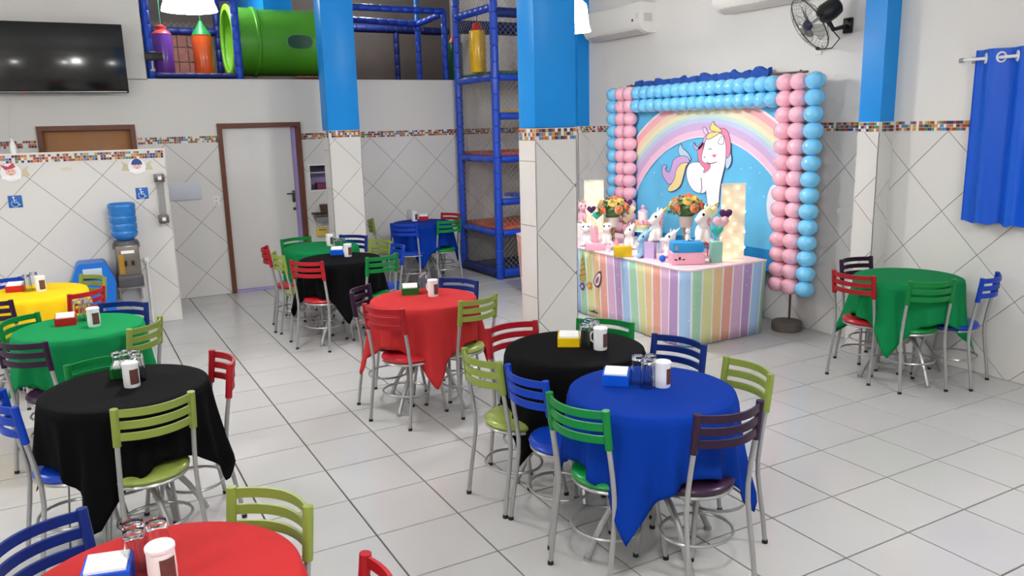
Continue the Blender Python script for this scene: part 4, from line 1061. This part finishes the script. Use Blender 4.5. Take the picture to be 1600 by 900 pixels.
# cake
ck = thing('tiered_cake', 'three tier pastel cake with pink and rainbow layers', 'cake', at(1004, 379))
MB().lathe([(.10, 0), (.10, .02), (.02, .03), (.02, .12), (.10, .125), (.10, .135), (0, .135)], 24).build('cake_stand', M_white, ck)
for k, (r_, z0, z1, c_) in enumerate(((.078, .135, .17, (176, 214, 180)), (.078, .17, .205, (240, 226, 170)), (.078, .205, .24, (246, 196, 206)), (.052, .24, .34, (246, 236, 238)))):
    MB().lathe([(r_, z0), (r_, z1-.006), (r_-.006, z1), (0, z1)], 24).build('cake_tier', P('cake_%d' % k, c_, .6), ck)
dp = MB()
for i in range(14): dp.ball((.078*math.cos(i*PI/7), .078*math.sin(i*PI/7), .234-.012*(i % 3)), (.016, .016, .022), 8)
dp.build('icing_drips', P('pink_icing', (244, 170, 190), .5), ck)
MB().lathe([(.05, .34), (.03, .352), (.012, .36), (.02, .39), (0, .41)], 14).build('cake_topper', P('pink_icing', (244, 170, 190)), ck)
# heart picks
def heart(t, c, s, rgb, nm):
    pts = []
    for i in range(24):
        q = 2*PI*i/24; pts.append((s*.0625*16*math.sin(q)**3, s*.0625*(13*math.cos(q)-5*math.cos(2*q)-2*math.cos(3*q)-math.cos(4*q))))
    b = MB(); k = len(pts)
    rings = []
    for dz, f in ((-.4, .62), (-.28, .9), (0, 1), (.28, .9), (.4, .62)): rings += [(c[0]+x*f, c[1]+dz*s, c[2]+z*f) for x, z in pts]
    b.add(rings, [(r*k+i, (r+1)*k+i, (r+1)*k+(i+1) % k, r*k+(i+1) % k) for r in range(4) for i in range(k)]+[tuple(range(k)), tuple(4*k+i for i in range(k-1, -1, -1))])
    b.build('felt_heart', P('felt_'+nm, rgb, .85, sheen=.2), t, 60)
    MB().cyl((c[0]*.3, c[1], 0), (c[0], c[1], c[2]-s*.8), .003, n=6).build('stick', P('pale_stick', (220, 200, 170), .6), t)
CREAM, PLUM, TEAL, PNK = (238, 226, 176), (76, 30, 92), (60, 188, 174), (244, 190, 196)
hp = thing('heart_pick', 'felt heart picks in the mint box: purple, pink, cream, teal', 'decoration', gb+Vector((0, 0, .1905)), FACE, 'felt heart picks')
heart(hp, (.08, .0, .245), .062, PLUM, 'plum'); heart(hp, (.03, -.03, .175), .075, PNK, 'pink'); heart(hp, (-.01, -.06, .105), .058, TEAL, 'teal'); heart(hp, (-.045, .03, .27), .065, CREAM, 'cream')
pv = at(927, 379)+Vector((0, 0, .1705))
hp = thing('heart_pick', 'felt heart picks in the pink vase: dark purple and teal', 'decoration', pv, FACE, 'felt heart picks')
heart(hp, (-.02, .0, .19), .05, PLUM, 'plum'); heart(hp, (.035, -.03, .13), .052, TEAL, 'teal')
pm = at(981, 378)
crate('pink_pot', 'small pink pot holding cream and purple hearts', 'pot', pm, (.08, .08, .12), M_pinkc)
hp = thing('heart_pick', 'felt heart picks in the small pot: purple over two cream', 'decoration', pm+Vector((0, 0, .1205)), FACE, 'felt heart picks')
heart(hp, (-.005, 0, .30), .055, PLUM, 'plum'); heart(hp, (.02, -.03, .23), .06, CREAM, 'cream'); heart(hp, (-.02, -.04, .14), .052, CREAM, 'cream'); heart(hp, (-.06, .0, .24), .03, TEAL, 'teal')
# bouquets
def rose(t, c, s, rgb, nm, d=(0, 0, 1)):
    b = MB(); M = rot_to(d)
    for k, (rr, zt) in enumerate(((1.0, .15), (.78, .38), (.55, .5), (.3, .55))):
        pf = [(.0, -.5), (rr*.6, -.42), (rr*.97, -.1), (rr, zt), (rr*.88, zt+.05), (rr*.8, zt-.05), (rr*.7, -.2)]
        m0 = len(b.v); b.lathe([(a*s, z*s) for a, z in pf], 15, c, M=M, caps=False)
        for i in range(m0, len(b.v)):       # scalloped petal edges
            q = (i-m0) % 15; ring = (i-m0)//15
            if ring in (3, 4): b.v[i] = tuple(Vector(b.v[i])+M @ Vector((0, 0, s*.10*math.cos(2*PI*q*3/15+k))))
    b.build('rose', P('rose_'+nm, rgb, .7, var=.12, scale=30), t, 60)
def bouquet(p, label, zc, stem):
    t = thing('flower_bouquet', label, 'bouquet', p, FACE, 'rose bouquets')
    if stem:
        tw_ = MB()
        for k in range(2): tw_.tube([(.016*math.cos(i*.8+k*PI), .016*math.sin(i*.8+k*PI), .01+i*(zc-.16)/14) for i in range(15)], .014, 8)
        tw_.lathe([(.07, 0), (.065, .012), (.02, .02)], 18).build('twisted_stem', P('natural_wood', (176, 140, 96), .6, var=.15), t)
    MB().lathe([(.045, zc-.16), (.06, zc-.15), (.075, zc-.05), (.065, zc-.05), (0, zc-.06)] if stem else [(.05, 0), (.06, .01), (.08, zc-.05), (.07, zc-.05), (0, zc-.06)], 18).build('vase', P('whitewashed_vase', (214, 206, 196), .6, var=.08), t)
    lf = MB(); rnd = random.Random(5)
    lf.ball((0, 0, zc+.02), (.115, .115, .09), 12)
    for k in range(230):
        a, e = rnd.uniform(0, 2*PI), rnd.uniform(-.35, 1.4); d = Vector((math.cos(a)*math.cos(e), math.sin(a)*math.cos(e), math.sin(e)*.75)); c = Vector((0, 0, zc+.02))+d*rnd.uniform(.13, .185)
        x_ = d.orthogonal().normalized(); x_.rotate(Matrix.Rotation(rnd.uniform(0, 6.28), 3, d)); y_ = d.cross(x_); s = rnd.uniform(.022, .036)
        lf.add([c-x_*s, c+y_*s*.45+d*.006, c+x_*s+d*.012, c-y_*s*.45+d*.006], [(0, 1, 2, 3)], rnd.choice((0, 0, 1)))
    stuff(lf.build('leaves', [P('leaf_green', (66, 104, 52), .6, var=.2), P('sage_leaf', (122, 152, 126), .6, var=.15)], t, 0))
    cols = [((244, 130, 96), 'coral'), ((246, 158, 104), 'peach'), ((242, 208, 110), 'yellow')]
    for k, (a_, e_, c_) in enumerate(((-2.5, .12, 0), (-1.25, .15, 1), (-.35, .3, 0), (-1.7, .75, 2), (-2.9, .7, 1), (-1.0, 1.35, 0), (-.7, .85, 2), (1.6, .8, 0), (.7, .5, 1), (2.6, .3, 2))):
        d = Vector((math.cos(a_)*math.cos(e_), math.sin(a_)*math.cos(e_), math.sin(e_)))
        rose(t, Vector((0, 0, zc+.02))+Vector((d.x*.15, d.y*.15, d.z*.125)), .05, cols[c_][0], cols[c_][1], d)
bouquet(at(1071, 392), 'round rose bouquet on a twisted stem before the backdrop unicorn', .40, True)
bouquet(at(957, 381), 'round rose bouquet at the left of the cake table', .34, True)
# fairy-light panels
M_led = P('warm_led', (255, 240, 210), .4, var=0, emis=(255, 216, 160), es=14)
def lightpanel(p, label, w_, h_, warm):
    t = thing('fairy_lights', label, 'light decoration', p, FACE, 'fairy light panels')
    fr = MB()
    for sx in (-1, 1): fr.cyl((sx*w_/2, 0, 0), (sx*w_/2, 0, h_), .005, n=6)
    fr.cyl((-w_/2, 0, h_), (w_/2, 0, h_), .005, n=6).cyl((-w_/2, 0, .005), (w_/2, 0, .005), .005, n=6); fr.build('frame', M_white, t)
    MB().box((0, .012, h_/2), (w_, .004, h_)).build('tulle_sheet', P('cream_tulle', (240, 230, 214), .8, var=.12, scale=18), t)
    rnd = random.Random(3); wire = []; pts = []
    for r_ in range(9):
        for k in range(4):
            pts.append(((-1 if r_ % 2 else 1)*(k-1.5)/3*w_*.84+rnd.uniform(-.012, .012), -.012+rnd.uniform(-.008, .002), h_*(r_+.6)/9.4+rnd.uniform(-.012, .012)))
    MB().tube(pts, .0012, 3).build('light_wire', P('pale_wire', (210, 196, 170), .5), t)
    for q in pts[::2]+pts[1:12:3]: link('fairy_light', LEDM, t).location = (q[0]+rnd.uniform(-.02, .02), q[1], q[2]+rnd.uniform(-.02, .02))
LEDM = MB().ball((0, 0, 0), .009, 8).mesh('fairy_light', M_led)
lightpanel(at(1143, 405), 'glowing fairy light panel standing at the right of the cake table', .215, .70, 1)
lightpanel(at(917, 366)+Vector((.1, 0, 0)), 'glowing fairy light panel at the left behind the column', .22, .62, 1)
fl_ = thing('fairy_string', 'warm fairy light string curled on the pink table top', 'light decoration', at(1130, 403))
sp = [(-.16+.04*i, -.05*math.sin(i*1.3)-.02, .006+.02*abs(math.sin(i*.9))) for i in range(9)]
MB().tube(sp, .0015, 4).build('light_wire', P('dark_red_wire', (150, 70, 50), .5), fl_)
for q in sp: link('fairy_light', LEDM, fl_).location = q

# ------------------------------------------------------------------ partition wall: signs, dispenser, bin
M_signb = P('sign_blue', (24, 96, 180), .35); M_signw = P('sign_white', (240, 242, 246), .4)
def acc_sign(px, py, label):
    p = ony(px, py, PY-.006); t = thing('accessibility_sign', label, 'sign', p, 0, 'accessibility signs')
    MB().bbox((0, 0, 0), (.118, .006, .118), .002).build('sign_plate', M_signb, t)
    s = MB()
    s.prism([(a[0]*1, a[1]) for a in disc((-.012, .042), .009, 14)], (0, -.003, 0), (1, 0, 0), (0, 0, 1), .0015)
    def stroke(pts, w_=.007):
        for a, b in zip(pts, pts[1:]):
            dx, dz = b[0]-a[0], b[1]-a[1]; l = math.hypot(dx, dz); nx, nz = -dz/l*w_/2, dx/l*w_/2; ex, ez = dx/l*w_*.3, dz/l*w_*.3
            s.prism([(a[0]-ex+nx, a[1]-ez+nz), (a[0]-ex-nx, a[1]-ez-nz), (b[0]+ex-nx, b[1]+ez-nz), (b[0]+ex+nx, b[1]+ez+nz)], (0, -.003, 0), (1, 0, 0), (0, 0, 1), .0015)
    stroke([(-.011, .03), (-.008, -.008), (.018, -.008), (.03, -.034), (.042, -.03)]); stroke([(-.01, .014), (.012, .014)])
    stroke([(-.004+.031*math.cos(a), -.020+.031*math.sin(a)) for a in [math.radians(130+i*18) for i in range(13)]], .006)
    s.build('wheelchair_symbol', M_signw, t, 0)
acc_sign(24, 315, 'blue wheelchair access sign below the girl sticker'); acc_sign(222, 302, 'blue wheelchair access sign above the water dispenser')
def sticker(px, py, hat, label, sc=1.0, bow=False):
    p = ony(px, py, PY-.0045); t = thing('restroom_sticker', label, 'sticker', p, 0, 'restroom face stickers')
    def sh(nm, poly, rgb, lv): MB().prism([(a*sc, b*sc) for a, b in poly], (0, -.0006-lv*.0008, 0), (1, 0, 0), (0, 0, 1), .0007).build(nm, P('print_%d_%d_%d' % rgb, rgb, .5), t, 0)
    for sg in (-1, 1): sh('ribbon_tail', [(sg*.06, .0), (sg*.17, .07), (sg*.15, .02), (sg*.175, -.045), (sg*.06, -.045)], (200, 190, 160), 0)
    sh('badge', disc((0, 0), .105, 28), (200, 196, 186), 1); sh('badge', disc((0, .002), .098, 28), (238, 238, 240), 2)
    sh('face', [(a, b*.8+.01) for a, b in disc((0, 0), .05, 20)], (236, 190, 178), 3)
    if bow: sh('hair_bow', [(-.05, .03), (-.09, .09), (-.02, .065), (.03, .105), (.05, .06), (.02, .045)], hat, 4)
    else: sh('cap', [(.062*math.cos(i*PI/10), .022+.072*math.sin(i*PI/10)) for i in range(11)], hat, 4)
    sh('mouth', [(-.018, -.014), (.018, -.014), (.0, -.024)], (150, 60, 70), 4)
    for sg in (-1, 1): sh('eye', disc((sg*.018, .018), .005, 10), (50, 40, 50), 4)
    sh('name_banner', [(-.09, -.035), (.09, -.035), (.085, -.068), (-.085, -.068)], (244, 244, 246), 4)
sticker(17, 270, (190, 60, 84), 'round restroom sticker of a girl with red bow', .9, True); sticker(214, 260, (40, 70, 140), 'round restroom sticker of a boy with blue cap', .85)
p = ony(104, 264, PY-.0045); st = MB().prism([(a*1.6, b*.5) for a, b in disc((0, 0), .035, 20, 0)], p, (1, 0, 0), (0, 0, 1), .0008).build('glue_stain', P('beige_stain', (214, 204, 186), .7), wp, 0)
# cup dispenser
p0, p1 = ony(253, 278, PY-.05), ony(256, 342, PY-.05)
cdp = thing('cup_dispenser', 'clear tube cup dispenser with two grey clamps near the partition end', 'dispenser', (p1.x, PY, p1.z))
hh = p0.z-p1.z; M_clamp = P('grey_clamp', (104, 100, 98), .3, .5)
MB().lathe([(.036, 0), (.036, hh), (.033, hh), (.033, 0), (.036, 0)], 20, (0, -.05, 0), caps=False).build('clear_tube', P('clear_acrylic', (240, 240, 240), .08, trans=.9, var=0, ior=1.15), cdp)
for z in (0, hh): MB().bbox((0, -.045, z), (.1, .08, .085), .01).build('clamp', M_clamp, cdp); MB().box((0, -.087, z), (.035, .004, .035)).build('clamp_badge', M_signw, cdp)
# water dispenser on a wall shelf
wx = ony(199, 400, PY-.2); zb = ony(202, 445, PY-.2).z
wd = thing('water_dispenser', 'grey water dispenser topped with a blue bottle on the partition', 'water dispenser', (wx.x, PY-.2, zb))
ht_ = ony(197, 374, PY-.2).z-zb
M_sil = P('brushed_panel', (122, 114, 106), .3, .4); M_dg = P('dark_grey_plastic', (74, 74, 78), .35)
MB().bbox((0, 0, ht_*.55), (.215, .27, ht_*.7), .02).build('body', M_sil, wd)
MB().lathe([(.09, ht_*.80), (.128, ht_*.82), (.126, ht_*.92), (.11, ht_*.98), (.06, ht_)], 24).build('collar', M_dg, wd)
MB().bbox((0, -.02, .06), (.235, .30, .12), .015).build('drip_tray', M_dg, wd)
MB().box((-.065, -.137, ht_*.5), (.05, .006, ht_*.42)).build('gold_panel', P('gold_panel', (170, 128, 40), .35, .2), wd)
for sx in (-.028, .038): MB().bbox((sx, -.15, ht_*.52), (.022, .035, .05), .006).build('tap', M_black, wd)
MB().box((0, -.137, ht_*.76), (.12, .004, .03)).build('label_strip', M_signw, wd)
MB().bbox((0, .05, -.015), (.25, .28, .025), .004).box((-.1, .15, -.1), (.02, .08, .16)).box((.1, .15, -.1), (.02, .08, .16)).build('wall_shelf', M_steel, wd)
wbz = zb+ht_-.02; r_ = .127; bh = ony(193, 317, PY-.2).z-wbz
wbt = thing('water_bottle', 'blue twenty litre water bottle upside down on the dispenser', 'water bottle', (wx.x, PY-.2, wbz))
pr = [(.05, 0), (.06, .01), (r_*.9, .05), (r_, .08)]
for k in range(3):
    z_ = .10+k*(bh-.16)/3; pr += [(r_, z_), (r_*.94, z_+.012), (r_, z_+.026), (r_, z_+(bh-.16)/3-.01)]
pr += [(r_, bh-.05), (r_*1.03, bh-.035), (r_*1.0, bh-.008), (r_*.9, bh), (r_*.85, bh-.012), (0, bh-.012)]
MB().lathe(pr, 28).build('bottle_body', P('blue_bottle_plastic', (44, 132, 214), .15, var=.05, trans=.25, coat=.3), wbt, 50)
# bin
bx = ony(146, 440, PY-.22)
bn = thing('waste_bin', 'blue swing-top waste bin beside the water dispenser', 'bin', (bx.x, PY-.22, 0))
M_bin = P('blue_bin_plastic', (22, 110, 206), .35); tpz = ony(146, 408, PY-.22).z
MB().prism([(-.15, 0), (.15, 0), (.19, tpz*.66), (-.19, tpz*.66)], (0, .14, 0), (1, 0, 0), (0, 0, 1), .28).build('bin_body', M_bin, bn, 0)
lid = MB(); pf = [(-.20, tpz*.66), (.20, tpz*.66), (.19, tpz*.78), (.135, tpz*.97), (.11, tpz), (-.11, tpz), (-.135, tpz*.97), (-.19, tpz*.78)]
lid.prism(pf, (0, .15, 0), (1, 0, 0), (0, 0, 1), .30); ld_ = lid.build('swing_lid', M_bin, bn, 0)
MB().bbox((0, -.152, tpz*.88), (.17, .012, tpz*.10), .005).build('flap', P('bin_flap_grey', (190, 200, 214), .4), ld_)
MB().bbox((0, -.153, tpz*.81), (.18, .01, tpz*.05), .005).build('flap_gap', P('dark_gap', (14, 30, 74), .6), ld_)
pa_, pb_ = ony(229, 407, PY-.02), ony(238, 503, PY-.02)
tag(MB().tube([(pa_.x, PY-.03, pa_.z), (pa_.x, PY-.03, .02)], .014, 8).bbox((pa_.x, PY-.02, pa_.z), (.05, .035, .06), .006).build('water_pipe', M_white), 'white vertical pipe on the partition right of the dispenser', 'pipe')

# ------------------------------------------------------------------ back wall details
a, b = ony(263, 287, YB-.01), ony(316, 311, YB-.01)
tag(MB().bbox(((a.x+b.x)/2, YB-.012, (a.z+b.z)/2), (b.x-a.x, .012, a.z-b.z), .002).build('notice_board', P('pale_blue_board', (204, 208, 218), .4)), 'blank pale blue-grey board on the tiled wall left of the white door', 'board')
p = ony(338, 314, YB-.008); sw = thing('light_switch', 'white double light switch plate beside the white door', 'switch', p)
MB().bbox((0, 0, 0), (.08, .012, .12), .003).build('switch_plate', M_white, sw)
for z in (-.025, .025): MB().box((0, -.008, z), (.03, .006, .03)).build('switch_key', P('switch_grey', (206, 202, 196), .4), sw)
a, b = ony(486, 330, YB-.02), ony(518, 344, YB-.02)
shf = thing('wall_basket', 'grey wall tray with a dark strip below the kitchen hatch', 'tray', (1.72, YB-.004, ony(500, 345, YB).z))
MB().prism([(-.125, .06), (.125, .06), (.1, 0), (-.1, 0)], (0, 0, 0), (1, 0, 0), (0, 0, 1), .15).build('tray_body', P('grey_tray', (140, 138, 146), .4), shf, 0)
MB().box((0, -.07, .105), (.28, .14, .022)).build('tray_shelf', P('dark_shelf', (52, 46, 44), .5), shf)
bk = thing('woven_basket', 'small brown basket on the dark wall tray', 'basket', (1.735, YB-.075, ony(500, 345, YB).z+.116+.0005))
MB().lathe([(.05, 0), (.062, .1), (.056, .1), (.046, .006), (0, .006)], 16).build('basket_body', P('brown_weave', (92, 70, 62), .8, var=.3, scale=60, bump=.4), bk)
a = ony(503, 362, YB-.03)
yb_ = thing('yellow_box', 'small yellow box fixed on the tiles below the wall tray', 'box', (a.x, YB-.035, a.z-.055))
MB().bbox((0, 0, .055), (.13, .06, .11), .006).build('box_body', P('yellow_plastic', (224, 198, 90), .45), yb_); MB().box((0, -.032, .085), (.1, .004, .012)).build('slot', P('dark_slot', (120, 100, 40), .6), yb_)
a = onz(613, 452)
bs = thing('plastic_basin', 'small blue plastic basin on the floor by the far black table', 'basin', a)
MB().lathe([(.09, 0), (.12, .08), (.125, .085), (.113, .085), (.085, .008), (0, .008)], 20).build('basin_body', P('blue_basin', (30, 96, 200), .4), bs)
